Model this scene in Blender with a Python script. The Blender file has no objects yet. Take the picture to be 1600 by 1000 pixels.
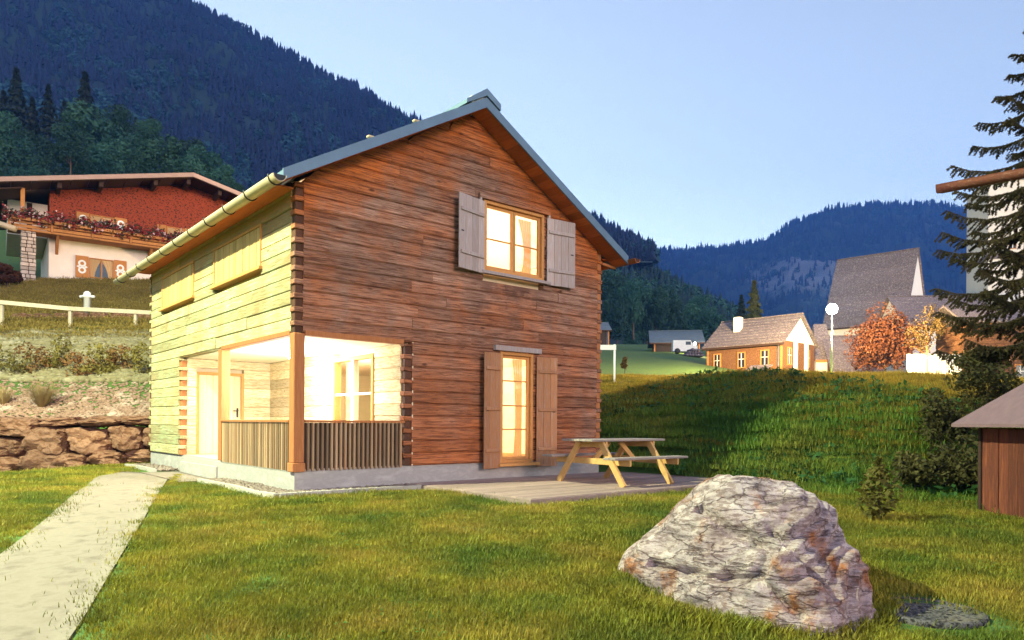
import bpy, bmesh, math, random
import numpy as np
from mathutils import Vector, Matrix, noise as mnoise
random.seed(7); RNG = np.random.default_rng(7)
S = bpy.context.scene
COL = S.collection
# ------------------------------------------------------------------ camera
F = 1112.0; HY = 661.0; ROLL = 0.007; CZ = 1.06
cam_d = bpy.data.cameras.new('camera'); cam = bpy.data.objects.new('camera', cam_d); COL.objects.link(cam)
cam_d.sensor_width = 36; cam_d.lens = 36 * F / 1600; cam_d.shift_y = (HY - 500) / 1600
cam_d.clip_start = 0.05; cam_d.clip_end = 12000
cam.matrix_world = Matrix.Translation((0, 0, CZ)) @ Matrix.Rotation(math.pi / 2, 4, 'X') @ Matrix.Rotation(ROLL, 4, 'Z')
S.camera = cam
# ------------------------------------------------------------------ world, sun, exposure
SUN_EL = math.radians(5.0); SUN_ROT = math.radians(150)
W = bpy.data.worlds.new('World'); S.world = W; W.use_nodes = True
wn = W.node_tree.nodes; wl = W.node_tree.links
bg = wn['Background']
sky = wn.new('ShaderNodeTexSky'); sky.sky_type = 'NISHITA'; sky.sun_disc = False
sky.sun_elevation = SUN_EL; sky.sun_rotation = SUN_ROT; sky.altitude = 700
sky.air_density = 1.0; sky.dust_density = 0.15; sky.ozone_density = 2.5
hsv = wn.new('ShaderNodeHueSaturation'); hsv.inputs['Saturation'].default_value = .56; wl.new(sky.outputs[0], hsv.inputs['Color']); wl.new(hsv.outputs[0], bg.inputs[0]); bg.inputs[1].default_value = 0.15
sun_d = bpy.data.lights.new('sun', 'SUN'); sun_d.energy = 0.5; sun_d.angle = math.radians(15); sun_d.color = (1.0, 0.72, 0.62)
sun = bpy.data.objects.new('sun', sun_d); COL.objects.link(sun)
sun_dir = Vector((math.sin(SUN_ROT) * math.cos(math.radians(12)), math.cos(SUN_ROT) * math.cos(math.radians(12)), math.sin(math.radians(12))))
sun.rotation_euler = sun_dir.to_track_quat('Z', 'Y').to_euler()
S.view_settings.view_transform = 'Standard'; S.view_settings.look = 'None'
S.view_settings.exposure = 2.12; S.view_settings.gamma = 1.0; S.view_settings.use_curve_mapping = False
S.render.engine = 'CYCLES'
S.cycles.max_bounces = 6; S.cycles.diffuse_bounces = 3; S.cycles.glossy_bounces = 2; S.cycles.transmission_bounces = 3; S.cycles.transparent_max_bounces = 6; S.cycles.volume_bounces = 0
S.cycles.caustics_reflective = False; S.cycles.caustics_refractive = False; S.cycles.use_adaptive_sampling = True; S.cycles.adaptive_threshold = .02

# ------------------------------------------------------------------ helpers
def at(px, py, Y):
    dx, dy = px - 800, py - HY; c, s = math.cos(ROLL), math.sin(ROLL)
    return Vector(((c * dx + s * dy) / F * Y, Y, CZ - (-s * dx + c * dy) / F * Y))
def sst(a, b, x):
    t = np.clip((np.asarray(x, float) - a) / (b - a), 0, 1); return t * t * (3 - 2 * t)
CREST = ((900, 945, 1000, 1060, 1120, 1200, 1300, 1400, 1480, 1600), (634, 621, 609, 597, 589, 583, 584, 587, 593, 599))
def H(x, y):
    """height of the ground"""
    x = np.asarray(x, float); y = np.asarray(y, float)
    z = -0.36 * (1 - np.clip((y - 1) / 8.0, 0, 1))
    z = z - 0.10 * np.clip(-9.3 - x, 0, 4) * (1 - sst(17.5, 18.0, y)) * sst(6, 13, y)
    k = x / np.maximum(y, .5); px = 800 + F * k
    yf = 11.03 / np.maximum(.74 * k + .67, .15)                       # foot of the mound
    zc = CZ + (661 - np.interp(px, CREST[0], CREST[1])) / F * 21.0    # height of its crest
    t = np.clip((y - yf) / np.maximum(21.0 - yf, 1), 0, 1)
    zm = zc * (1 - (1 - t) ** 2) * sst(0, .3, t) * (1 + .05 * np.sin(x * .9 + y * .5) * t * (1 - t) * 4)
    zp = CZ + .066 * y
    q = sst(21, 30, y); zm = zm * (1 - q) + zp * q
    z = z + zm * sst(690, 930, px) * (y > 3)
    # meadow rising at the back
    mw = np.clip(y - 44, 0, 120) * 0.07 * (1 - sst(.22, .42, x / np.maximum(y, 1)))
    z = z + mw * sst(0.0, 6, x)
    # bank and slope on the left
    wl_ = sst(-5.5, -8.6, x)
    hl = np.where(y > 17.75, 1.06, 0) + 0.44 * np.clip(y - 17.75, 0, 7.25) + 0.31 * np.clip(y - 25, 0, 15)
    z = z + hl * wl_ + .45 * np.clip(y - 44, 0, 30) * sst(-26, -32, x)
    z = z + 0.02 * np.sin(x * 1.3 + 1.7 * np.sin(y * .9)) * np.sin(y * 1.1)
    return z
def hz(x, y): return float(H(x, y))
def gpt(px, py, y0=2.0, y1=90.0):
    """point of the ground met along a direction"""
    Y = y0; st = 0.02
    while Y < y1:
        p = at(px, py, Y)
        if p.z <= hz(p.x, p.y): return Vector((p.x, p.y, hz(p.x, p.y)))
        Y += st
    return at(px, py, y1)

def tag(o, label=None, cat=None, group=None, kind=None):
    if label: o['label'] = label
    if cat: o['category'] = cat
    if group: o['group'] = group
    if kind: o['kind'] = kind
    return o
def empty(name, loc=(0, 0, 0), rz=0, label=None, cat=None, group=None):
    o = bpy.data.objects.new(name, None); COL.objects.link(o); o.location = loc; o.rotation_euler = (0, 0, rz)
    o.empty_display_size = 0.2
    return tag(o, label, cat, group)
def link(name, me, mat=None, parent=None, loc=None):
    o = bpy.data.objects.new(name, me); COL.objects.link(o)
    if parent: o.parent = parent
    if loc is not None: o.location = loc
    if mat is not None and len(me.materials) == 0: me.materials.append(mat)
    return o
def mk(name, verts, faces, mat=None, parent=None, smooth=False, loc=None):
    me = bpy.data.meshes.new(name); me.from_pydata([tuple(v) for v in verts], [], faces)
    if smooth: me.polygons.foreach_set('use_smooth', [True] * len(me.polygons))
    return link(name, me, mat, parent, loc)
def npmesh(name, V, Fc, k):
    """fast mesh from arrays, k corners per face"""
    me = bpy.data.meshes.new(name); V = np.asarray(V, np.float32); Fc = np.asarray(Fc, np.int32)
    me.vertices.add(len(V)); me.vertices.foreach_set('co', V.ravel())
    me.loops.add(Fc.size); me.loops.foreach_set('vertex_index', Fc.ravel())
    me.polygons.add(len(Fc)); me.polygons.foreach_set('loop_start', np.arange(0, Fc.size, k, dtype=np.int32))
    me.update(calc_edges=True); return me
BOXF = [(0, 3, 2, 1), (4, 5, 6, 7), (0, 1, 5, 4), (1, 2, 6, 5), (2, 3, 7, 6), (3, 0, 4, 7)]
def boxv(x0, x1, y0, y1, z0, z1):
    return [(x0, y0, z0), (x1, y0, z0), (x1, y1, z0), (x0, y1, z0), (x0, y0, z1), (x1, y0, z1), (x1, y1, z1), (x0, y1, z1)]
def chamfer(x0, x1, y0, y1, z0, z1, c=0.006):
    lo = (x0, y0, z0); hi = (x1, y1, z1); V = []; idx = {}
    for ax in range(3):
        for sx in (0, 1):
            for sy in (0, 1):
                for sz in (0, 1):
                    s = (sx, sy, sz)
                    p = [(lo[i] if s[i] == 0 else hi[i]) + (0 if i == ax else (c if s[i] == 0 else -c)) for i in range(3)]
                    idx[(ax, s)] = len(V); V.append(tuple(p))
    Fc = []
    for ax in range(3):
        b, d = [(1, 2), (2, 0), (0, 1)][ax]
        for sd in (0, 1):
            q = []
            for (i, j) in ((0, 0), (1, 0), (1, 1), (0, 1)):
                s = [0, 0, 0]; s[ax] = sd; s[b] = i; s[d] = j; q.append(idx[(ax, tuple(s))])
            Fc.append(q if sd else q[::-1])
    for ax in range(3):
        b, d = [(1, 2), (2, 0), (0, 1)][ax]
        for i in (0, 1):
            for j in (0, 1):
                s0 = [0, 0, 0]; s1 = [0, 0, 0]; s1[ax] = 1
                for s in (s0, s1): s[b] = i; s[d] = j
                q = [idx[(b, tuple(s0))], idx[(b, tuple(s1))], idx[(d, tuple(s1))], idx[(d, tuple(s0))]]
                Fc.append(q if (i + j) % 2 else q[::-1])
    for sx in (0, 1):
        for sy in (0, 1):
            for sz in (0, 1):
                s = (sx, sy, sz); q = [idx[(0, s)], idx[(1, s)], idx[(2, s)]]
                Fc.append(q if (sx + sy + sz) % 2 else q[::-1])
    return V, Fc
def box(name, x0, x1, y0, y1, z0, z1, mat, parent=None, c=0.005):
    x0, x1 = min(x0, x1), max(x0, x1); y0, y1 = min(y0, y1), max(y0, y1); z0, z1 = min(z0, z1), max(z0, z1)
    if c and c * 2.2 < min(x1 - x0, y1 - y0, z1 - z0):
        v, f = chamfer(x0, x1, y0, y1, z0, z1, c)
    else: v, f = boxv(x0, x1, y0, y1, z0, z1), BOXF
    return mk(name, v, f, mat, parent)
def boxes(name, lst, mat, parent=None):
    V = []; Fc = []
    for b in lst:
        o = len(V); V += boxv(*b); Fc += [tuple(i + o for i in f) for f in BOXF]
    return mk(name, V, Fc, mat, parent)
def prism(name, poly, vec, mat, parent=None, smooth=False):
    """polygon of 3-D points extruded by vec"""
    n = len(poly); vec = Vector(vec); V = [Vector(p) for p in poly] + [Vector(p) + vec for p in poly]
    Fc = [tuple(range(n))[::-1], tuple(range(n, 2 * n))] + [(i, (i + 1) % n, n + (i + 1) % n, n + i) for i in range(n)]
    return mk(name, V, Fc, mat, parent, smooth)
def bar(name, a, b, w, h, mat, parent=None, up=(0, 0, 1), c=0):
    """rectangular bar from a to b: w sideways, h along up"""
    a = Vector(a); b = Vector(b); d = (b - a).normalized(); up = Vector(up)
    sd = d.cross(up).normalized(); u2 = sd.cross(d).normalized(); V = []
    for p in (a, b):
        for (i, j) in ((-1, -1), (1, -1), (1, 1), (-1, 1)): V.append(p + sd * (w / 2 * i) + u2 * (h / 2 * j))
    return mk(name, V, BOXF, mat, parent)
def tubev(pts, rad, n=8, cap=True, o=0):
    V = []; Fc = []; pts = [Vector(p) for p in pts]
    for i, p in enumerate(pts):
        d = (pts[min(i + 1, len(pts) - 1)] - pts[max(i - 1, 0)]).normalized()
        a = d.cross(Vector((0, 0, 1)) if abs(d.z) < .95 else Vector((1, 0, 0))).normalized(); b = d.cross(a)
        r = rad[i] if hasattr(rad, '__len__') else rad
        for k in range(n):
            t = 2 * math.pi * k / n; V.append(p + a * (r * math.cos(t)) + b * (r * math.sin(t)))
    for i in range(len(pts) - 1):
        for k in range(n):
            Fc.append((o + i * n + k, o + i * n + (k + 1) % n, o + (i + 1) * n + (k + 1) % n, o + (i + 1) * n + k))
    if cap: Fc += [tuple(o + k for k in range(n))[::-1], tuple(o + (len(pts) - 1) * n + k for k in range(n))]
    return V, Fc
def tube(name, pts, rad, mat, parent=None, n=8, smooth=True):
    V, Fc = tubev(pts, rad, n); return mk(name, V, Fc, mat, parent, smooth)
def lathe(name, prof, mat, parent=None, n=16, loc=(0, 0, 0)):
    V = []; Fc = []; m = len(prof); lx, ly, lz = loc
    for r, z in prof:
        for k in range(n): t = 2 * math.pi * k / n; V.append((lx + r * math.cos(t), ly + r * math.sin(t), lz + z))
    for i in range(m - 1):
        for k in range(n): Fc.append((i * n + k, i * n + (k + 1) % n, (i + 1) * n + (k + 1) % n, (i + 1) * n + k))
    Fc += [tuple(range(n))[::-1], tuple((m - 1) * n + k for k in range(n))]
    return mk(name, V, Fc, mat, parent, True)

# ------------------------------------------------------------------ materials
def nt(name):
    m = bpy.data.materials.new(name); m.use_nodes = True; t = m.node_tree; return m, t, t.nodes, t.links, t.nodes['Principled BSDF']
def ramp(n, cols, pos=None):
    r = n.new('ShaderNodeValToRGB'); e = r.color_ramp.elements
    while len(e) < len(cols): e.new(0.5)
    for i, c in enumerate(cols):
        e[i].position = pos[i] if pos else 0.25 + 0.5 * i / max(1, len(cols) - 1); e[i].color = (*c, 1)
    return r
def MT(name, cols, scale=(1, 1, 1), freq=5, rough=.85, bump=.3, rnd=.12, detail=5, metal=0, spec=.3, coord='Object', pos=None, dist=0.02, warp=0.0, sheen=0, trans=0, world=False):
    m, t, n, l, b = nt(name)
    if world:
        tc = n.new('ShaderNodeNewGeometry'); src = tc.outputs['Position']
    else:
        tc = n.new('ShaderNodeTexCoord'); src = tc.outputs[coord]
    mp = n.new('ShaderNodeMapping'); mp.inputs['Scale'].default_value = scale; l.new(src, mp.inputs[0])
    oi = n.new('ShaderNodeObjectInfo'); vec = mp.outputs[0]
    if not world:
        ad = n.new('ShaderNodeVectorMath'); ad.operation = 'MULTIPLY_ADD'; ad.inputs[1].default_value = (1, 1, 1)
        l.new(mp.outputs[0], ad.inputs[0]); ml = n.new('ShaderNodeMath'); ml.operation = 'MULTIPLY'; ml.inputs[1].default_value = 53
        l.new(oi.outputs['Random'], ml.inputs[0]); l.new(ml.outputs[0], ad.inputs[2]); vec = ad.outputs[0]
    no = n.new('ShaderNodeTexNoise'); no.inputs['Scale'].default_value = freq; no.inputs['Detail'].default_value = detail
    no.inputs['Roughness'].default_value = .62; no.inputs['Distortion'].default_value = warp
    l.new(vec, no.inputs[0]); r = ramp(n, cols, pos); l.new(no.outputs[0], r.inputs[0])
    hs = n.new('ShaderNodeHueSaturation'); ma = n.new('ShaderNodeMapRange')
    ma.inputs['To Min'].default_value = 1 - rnd; ma.inputs['To Max'].default_value = 1 + rnd
    l.new(oi.outputs['Random'], ma.inputs[0]); l.new(ma.outputs[0], hs.inputs['Value']); l.new(r.outputs[0], hs.inputs['Color'])
    l.new(hs.outputs[0], b.inputs['Base Color'])
    b.inputs['Roughness'].default_value = rough; b.inputs['Metallic'].default_value = metal; b.inputs['Specular IOR Level'].default_value = spec
    if bump:
        bp = n.new('ShaderNodeBump'); bp.inputs['Strength'].default_value = bump; bp.inputs['Distance'].default_value = dist
        l.new(no.outputs[0], bp.inputs['Height']); l.new(bp.outputs[0], b.inputs['Normal'])
    if trans:
        o = n['Material Output']; tr = n.new('ShaderNodeBsdfTranslucent'); mx = n.new('ShaderNodeMixShader'); mx.inputs[0].default_value = trans
        l.new(hs.outputs[0], tr.inputs[0]); l.new(b.outputs[0], mx.inputs[1]); l.new(tr.outputs[0], mx.inputs[2]); l.new(mx.outputs[0], o.inputs[0])
    return m
def GLOW(name, col, st):
    m, t, n, l, b = nt(name); b.inputs['Emission Color'].default_value = (*col, 1); b.inputs['Emission Strength'].default_value = st
    b.inputs['Base Color'].default_value = (.8, .8, .8, 1); return m
def GLASS(name, fac=.07, tint=(1, 1, 1)):
    m, t, n, l, b = nt(name); o = n['Material Output']; n.remove(b)
    tr = n.new('ShaderNodeBsdfTransparent'); tr.inputs[0].default_value = (*tint, 1)
    gl = n.new('ShaderNodeBsdfGlossy'); gl.inputs['Roughness'].default_value = .02
    mx = n.new('ShaderNodeMixShader'); mx.inputs[0].default_value = fac
    l.new(tr.outputs[0], mx.inputs[1]); l.new(gl.outputs[0], mx.inputs[2]); l.new(mx.outputs[0], o.inputs[0]); return m
def LOGMAT(name, fresh, grey, dark, grain, gable=True, amount=1.0):
    """weathered spruce logs: orange where the eave keeps the rain off, silver grey where it does not, with grain, knots and water stains"""
    m, t, n, l, b = nt(name)
    tc = n.new('ShaderNodeTexCoord'); oi = n.new('ShaderNodeObjectInfo')
    def math_(op, a, b_=None, clamp=False):
        x = n.new('ShaderNodeMath'); x.operation = op; x.use_clamp = clamp
        for i, v in enumerate((a, b_)):
            if v is None: continue
            if isinstance(v, (int, float)): x.inputs[i].default_value = v
            else: l.new(v, x.inputs[i])
        return x.outputs[0]
    def mix(f, a, c, mode='MIX'):
        x = n.new('ShaderNodeMix'); x.data_type = 'RGBA'; x.blend_type = mode
        if isinstance(f, (int, float)): x.inputs[0].default_value = f
        else: l.new(f, x.inputs[0])
        for i, v in ((6, a), (7, c)):
            if isinstance(v, tuple): x.inputs[i].default_value = (*v, 1)
            else: l.new(v, x.inputs[i])
        return x.outputs[2]
    def noise(vec, sc, de=5, ro=.6, di=0):
        x = n.new('ShaderNodeTexNoise'); x.inputs['Scale'].default_value = sc; x.inputs['Detail'].default_value = de
        x.inputs['Roughness'].default_value = ro; x.inputs['Distortion'].default_value = di; l.new(vec, x.inputs[0]); return x.outputs[0]
    def maprange(v, a, c, d=0, e=1):
        x = n.new('ShaderNodeMapRange'); x.inputs[1].default_value = a; x.inputs[2].default_value = c
        x.inputs[3].default_value = d; x.inputs[4].default_value = e; l.new(v, x.inputs[0]); return x.outputs[0]
    rnd = math_('MULTIPLY', oi.outputs['Random'], 61.0)
    mp = n.new('ShaderNodeMapping'); mp.inputs['Scale'].default_value = grain; l.new(tc.outputs['Object'], mp.inputs[0])
    cb = n.new('ShaderNodeVectorMath'); cb.operation = 'ADD'; l.new(mp.outputs[0], cb.inputs[0]); l.new(rnd, cb.inputs[1]); gv = cb.outputs[0]
    g1 = noise(gv, 9, 5, .7, .6); g2 = noise(gv, 2.2, 3, .55, 1.2)
    vo = n.new('ShaderNodeTexVoronoi'); vo.inputs['Scale'].default_value = 3.0
    mk2 = n.new('ShaderNodeMapping'); mk2.inputs['Scale'].default_value = tuple(1.0 if g > .5 else .42 for g in grain); l.new(tc.outputs['Object'], mk2.inputs[0])
    ck = n.new('ShaderNodeVectorMath'); ck.operation = 'ADD'; l.new(mk2.outputs[0], ck.inputs[0]); l.new(rnd, ck.inputs[1]); l.new(ck.outputs[0], vo.inputs[0])
    knot = maprange(vo.outputs['Distance'], .095, .04)
    sp = n.new('ShaderNodeSeparateXYZ'); l.new(tc.outputs['Object'], sp.inputs[0]); u, v, z = sp.outputs
    big = noise(tc.outputs['Object'], .55, 4, .6); patch = noise(tc.outputs['Object'], 1.7, 4, .65, .4)
    if gable:
        du = math_('ABSOLUTE', math_('SUBTRACT', u, 3.15)); rl = math_('SUBTRACT', 6.0, math_('MULTIPLY', du, .574))
        d = math_('SUBTRACT', rl, z)
        keep = maprange(math_('ADD', d, math_('MULTIPLY', math_('SUBTRACT', patch, .5), 1.2)), .15, 1.0)
        low = maprange(math_('ADD', z, math_('MULTIPLY', math_('SUBTRACT', big, .5), 3.5)), .6, 2.6, .30, 1)
        low = math_('MAXIMUM', low, maprange(u, 4.4, 6.0, 0, .9))
        w = math_('MULTIPLY', keep, low)
    else:
        w = maprange(z, 4.0, 3.2, .1, .75)
    w = math_('MULTIPLY', w, maprange(patch, .3, .62, .35, 1.1))
    w = math_('MULTIPLY', w, amount, True)
    base = mix(g2, fresh[0], fresh[1]); gr = mix(g2, grey[0], grey[1])
    c = mix(w, base, gr)
    c = mix(maprange(g1, .57, .38, 0, .88), c, dark)
    c = mix(math_('MULTIPLY', knot, .8), c, tuple(x * .5 for x in dark))
    if gable:   # rain stains under the sill of the upper window
        du2 = math_('ABSOLUTE', math_('SUBTRACT', u, 4.05))
        st = math_('MULTIPLY', maprange(du2, 1.15, .4), math_('MULTIPLY', maprange(z, 3.45, 3.3), maprange(z, 2.0, 3.3)))
        st = math_('MULTIPLY', st, maprange(patch, .40, .58), True)
        c = mix(math_('MULTIPLY', st, .8), c, (.055, .02, .012))
    pale = noise(gv, 5, 6, .75, .3)
    c = mix(math_('MULTIPLY', maprange(pale, .56, .72, 0, .75), w), c, tuple(min(1, x * 1.9) for x in grey[0]))
    hs = n.new('ShaderNodeHueSaturation'); l.new(maprange(oi.outputs['Random'], 0, 1, .74, 1.26), hs.inputs['Value']); l.new(c, hs.inputs['Color'])
    l.new(hs.outputs[0], b.inputs['Base Color']); b.inputs['Roughness'].default_value = .8; b.inputs['Specular IOR Level'].default_value = .2
    bp = n.new('ShaderNodeBump'); bp.inputs['Strength'].default_value = .8; bp.inputs['Distance'].default_value = .02
    l.new(g1, bp.inputs['Height']); l.new(bp.outputs[0], b.inputs['Normal'])
    return m

m_log = LOGMAT('gable_logs', ((.54, .165, .036), (.38, .095, .021)), ((.36, .215, .15), (.23, .125, .088)), (.085, .028, .014), (.28, 6, 5.5))
m_logl = LOGMAT('side_logs', ((.44, .19, .07), (.36, .14, .05)), ((.44, .47, .28), (.37, .39, .21)), (.26, .20, .10), (6, .35, 3.6), gable=False, amount=1.25)  # weathered tone leans to the street lamp's yellow-green, put into the wood
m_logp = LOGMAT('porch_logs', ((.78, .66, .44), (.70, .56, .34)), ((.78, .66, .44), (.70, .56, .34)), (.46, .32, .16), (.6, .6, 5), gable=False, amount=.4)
m_endg = MT('end_grain', [(.05, .02, .012), (.10, .04, .02)], freq=30, rnd=.3)
m_post = MT('post_wood', [(.42, .17, .06), (.30, .10, .035)], scale=(8, 8, .8), freq=5, bump=.3)
m_soffit = MT('soffit_wood', [(.52, .14, .035), (.38, .085, .02)], scale=(8, .8, 3), freq=4, bump=.3, rnd=.25)
m_shut = MT('shutter_wood', [(.46, .40, .38), (.34, .28, .27), (.40, .26, .18)], scale=(9, 9, .7), freq=5, bump=.4, rnd=.16)
m_shutd = MT('door_shutter_wood', [(.46, .21, .09), (.33, .15, .07), (.38, .26, .19)], scale=(9, 9, .7), freq=5, bump=.4, rnd=.16)
m_frame = MT('window_frame_wood', [(.55, .27, .09), (.45, .20, .06)], scale=(4, 4, 2), freq=6, bump=.15)
m_slat = MT('railing_slat_wood', [(.40, .25, .12), (.30, .20, .12), (.34, .14, .06)], scale=(8, 8, .5), freq=3, bump=.3, rnd=.5)
m_screen = MT('screen_slat_wood', [(.50, .33, .14), (.42, .26, .10)], scale=(6, 6, .5), freq=4, bump=.2, rnd=.2)
m_conc = MT('concrete', [(.40, .37, .35), (.30, .28, .27), (.44, .41, .39)], scale=(1, 1, 2.2), freq=3, bump=.25, rnd=0)
m_metal = MT('roof_metal', [(.13, .20, .27), (.10, .15, .21)], freq=3, rough=.5, metal=.3, bump=.05, rnd=.03)
m_gutter = MT('gutter_metal', [(.50, .40, .27), (.42, .31, .19)], scale=(1, 1, 1), freq=4, rough=.55, metal=.2, bump=.05)
m_iron = MT('black_iron', [(.015, .015, .017), (.03, .028, .028)], freq=20, rough=.5, bump=.1)
m_white = MT('white_paint', [(.78, .76, .72), (.70, .68, .63)], freq=3, bump=.05)
m_ceil = MT('pale_ceiling', [(.78, .72, .58), (.70, .62, .46)], scale=(1, 6, 1), freq=3, bump=.05)
m_floor = MT('floor_wood', [(.45, .27, .12), (.36, .20, .08)], scale=(6, 1, 1), freq=3, bump=.05)
m_curt = MT('curtain_cloth', [(.75, .50, .25), (.62, .36, .16)], scale=(14, 14, 14), freq=3, bump=.1, trans=.4)
m_glass = GLASS('window_glass')
m_bulb = GLOW('lit_globe', (1.0, .86, .6), 14)
# ------------------------------------------------------------------ ground
def grid_axis(lo, hi, fine_lo, fine_hi, step, grow=1.09):
    a = list(np.arange(fine_lo, fine_hi + 1e-6, step)); s = step
    while a[-1] < hi: s *= grow; a.append(a[-1] + s)
    s = step
    while a[0] > lo: s *= grow; a.insert(0, a[0] - s)
    return np.array(a)
gx = grid_axis(-900, 900, -13, 12, .25); gy = grid_axis(-300, 900, 1, 30, .25)
gX, gY = np.meshgrid(gx, gy); gZ = H(gX, gY)
far = sst(120, 260, np.hypot(gX, gY)); gZ = gZ * (1 - far) + 12 * far
V = np.stack([gX, gY, gZ], -1).reshape(-1, 3); nx = len(gx); ny = len(gy)
i = np.arange(nx - 1)[None, :] + nx * np.arange(ny - 1)[:, None]; i = i.ravel()
me = npmesh('ground', V, np.stack([i, i + 1, i + nx + 1, i + nx], -1), 4); me.polygons.foreach_set('use_smooth', [True] * len(me.polygons))
m_ground = MT('turf_soil', [(.035, .08, .012), (.055, .11, .018), (.09, .13, .025)], freq=3.5, bump=.6, world=True, detail=8)
tag(link('ground', me, m_ground), kind='structure')

def strip(name, L, R, mat, lift=0.02, parent=None, kind='structure', thick=.06, n=24):
    """sheet laid on the ground between two edges"""
    def res(P):
        P = [Vector(p) for p in P]; d = [0]
        for a, b in zip(P, P[1:]): d.append(d[-1] + (b - a).length)
        out = []
        for k in range(n + 1):
            t = d[-1] * k / n; j = max(j for j in range(len(d)) if d[j] <= t + 1e-9); j = min(j, len(P) - 2)
            out.append(P[j].lerp(P[j + 1], (t - d[j]) / max(1e-6, d[j + 1] - d[j])))
        return out
    A, B = res(L), res(R); V = []; Fc = []; w = 8
    for a, b in zip(A, B):
        for q in range(w + 1):
            p = a.lerp(b, q / w); V.append((p.x, p.y, hz(p.x, p.y) + lift))
    for k in range(n):
        for q in range(w): j = k * (w + 1) + q; Fc.append((j, j + 1, j + w + 2, j + w + 1))
    nb = len(V); V += [(x, y, z - thick) for x, y, z in V]
    for k in range(n):
        for q in (0, w): j = k * (w + 1) + q; Fc.append((j, j + w + 1, nb + j + w + 1, nb + j))
    for k in (0, n):
        for q in range(w): j = k * (w + 1) + q; Fc.append((j, j + 1, nb + j + 1, nb + j))
    o = mk(name, V, Fc, mat, parent, True)
    return tag(o, kind=kind) if kind else o
m_path = MT('path_gravel_concrete', [(.155, .12, .098), (.195, .16, .135), (.105, .08, .066)], freq=5, bump=.5, detail=13, world=True, dist=.01)
pl = [gpt(-260, 1050), gpt(-90, 930), gpt(10, 862), gpt(70, 815), gpt(152, 746), gpt(190, 738)]
pr = [gpt(60, 1050), gpt(112, 1000), gpt(180, 886), gpt(222, 818), gpt(262, 750), gpt(270, 742)]
PATH = [(p.x, p.y) for p in pl] + [(p.x, p.y) for p in pr[::-1]]
strip('path', pl, pr, m_path, .018)

# ------------------------------------------------------------------ the log house
TH = 0.7037; cT, sT = math.cos(TH), math.sin(TH); HX, HYW, HZ = -3.14, 10.25, 0.36
house = empty('log_house', (HX, HYW, HZ), TH, 'two storey weathered log house with a lit corner porch and grey metal roof', 'house')
def hw(u, v, z=0): return Vector((HX + u * cT - v * sT, HYW + u * sT + v * cT, HZ + z))
def hl_(x, y): dx, dy = x - HX, y - HYW; return dx * cT + dy * sT, -dx * sT + dy * cT
WU, LV, RU, RZ, SL = 6.47, 8.02, 3.15, 6.05, .574
def roofz(u): return RZ - SL * abs(u - RU)
gmap = lambda a, d, z: (a, d, z)              # gable: a=u, depth=v
lmap = lambda a, d, z: (d, a, z)              # left facade: a=v, depth=u
rmap = lambda a, d, z: (WU - d, a, z)
bmap = lambda a, d, z: (a, LV - d, z)
def log(fn, al0, ar0, al1, ar1, z0, z1, mat, parent, thick=.13, ch=.02, name='log', proud=None):
    p = random.uniform(0, .018) if proud is None else proud; V = []; h = z1 - z0
    prof = [(0, thick), (0, ch - p), (ch / h, -p), (1 - ch / h, -p), (1, ch - p), (1, thick)]
    for (b, t) in ((al0, al1), (ar0, ar1)):
        for f, d in prof: V.append(fn(b + (t - b) * f, d, z0 + h * f))
    Fc = [(0, 1, 2, 3, 4, 5), (11, 10, 9, 8, 7, 6)] + [(k, 6 + k, 6 + (k + 1) % 6, (k + 1) % 6) for k in range(6)]
    return mk(name, V, Fc, mat, parent)
def wall(fn, a0, a1, z0, z1, openings, mat, parent, h=.2, gable=False, split=True, thick=.13):
    k = 0; z = z0
    while z < z1 - .02:
        zt = min(z + h, z1); segs = [(a0, a1)]
        for (p0, p1, q0, q1) in openings:
            if q0 < zt - .03 and q1 > z + .03:
                ns = []
                for (s0, s1) in segs:
                    if p1 <= s0 or p0 >= s1: ns.append((s0, s1)); continue
                    if p0 > s0: ns.append((s0, p0))
                    if p1 < s1: ns.append((p1, s1))
                segs = ns
        zt2 = zt
        for (s0, s1) in segs:
            cuts = [s0]
            if split:
                while s1 - cuts[-1] > 3.6: cuts.append(cuts[-1] + random.uniform(1.3, 3.1))
                if s1 - cuts[-1] > 2.2 and random.random() < .55: cuts.append(cuts[-1] + random.uniform(.8, s1 - cuts[-1] - .7))
            cuts.append(s1)
            for c0, c1 in zip(cuts, cuts[1:]):
                e0, e1 = c0 + (.0015 if c0 > s0 else 0), c1 - (.0015 if c1 < s1 else 0)
                b0, b1, t0, t1 = e0, e1, e0, e1
                if gable:
                    def lim(zz): w = (RZ - .03 - zz) / SL; return RU - w, RU + w
                    l0, r0 = lim(z); l1, r1 = lim(zt)
                    b0, b1, t0, t1 = max(b0, l0), min(b1, r0), max(t0, l1), min(t1, r1)
                    if b1 - b0 < .02: continue
                    if t1 < t0: t0 = t1 = (t0 + t1) / 2
                log(fn, b0, b1, t0, t1, z, zt, mat, parent, thick, .026 if mat is m_log else .015)
        z = zt; k += 1
OG = [(-1, 1.86, -.1, 1.96), (3.82, 4.61, -.1, 1.98), (3.43, 4.86, 3.37, 4.61)]
OL = [(-1, 5.6, -.1, 1.96), (1.26, 3.53, 3.14, 3.82), (4.72, 6.99, 3.14, 3.82)]
CW = .125
OGc = [(-1, 1.86 + CW, -.1, 1.96)] + OG[1:]
OLc = [(-1, 5.6 + CW, -.1, 1.96)] + OL[1:]
wall(gmap, CW, WU - CW, 0, 6.0, OGc, m_log, house, gable=True)
wall(lmap, CW, LV - CW, 0, 4.2, OLc, m_logl, house)
wall(rmap, CW, LV - CW, 0, 4.2, [], m_log, house, split=False)
wall(bmap, CW, WU - CW, 0, 6.0, [], m_log, house, gable=True, split=False)
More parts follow.
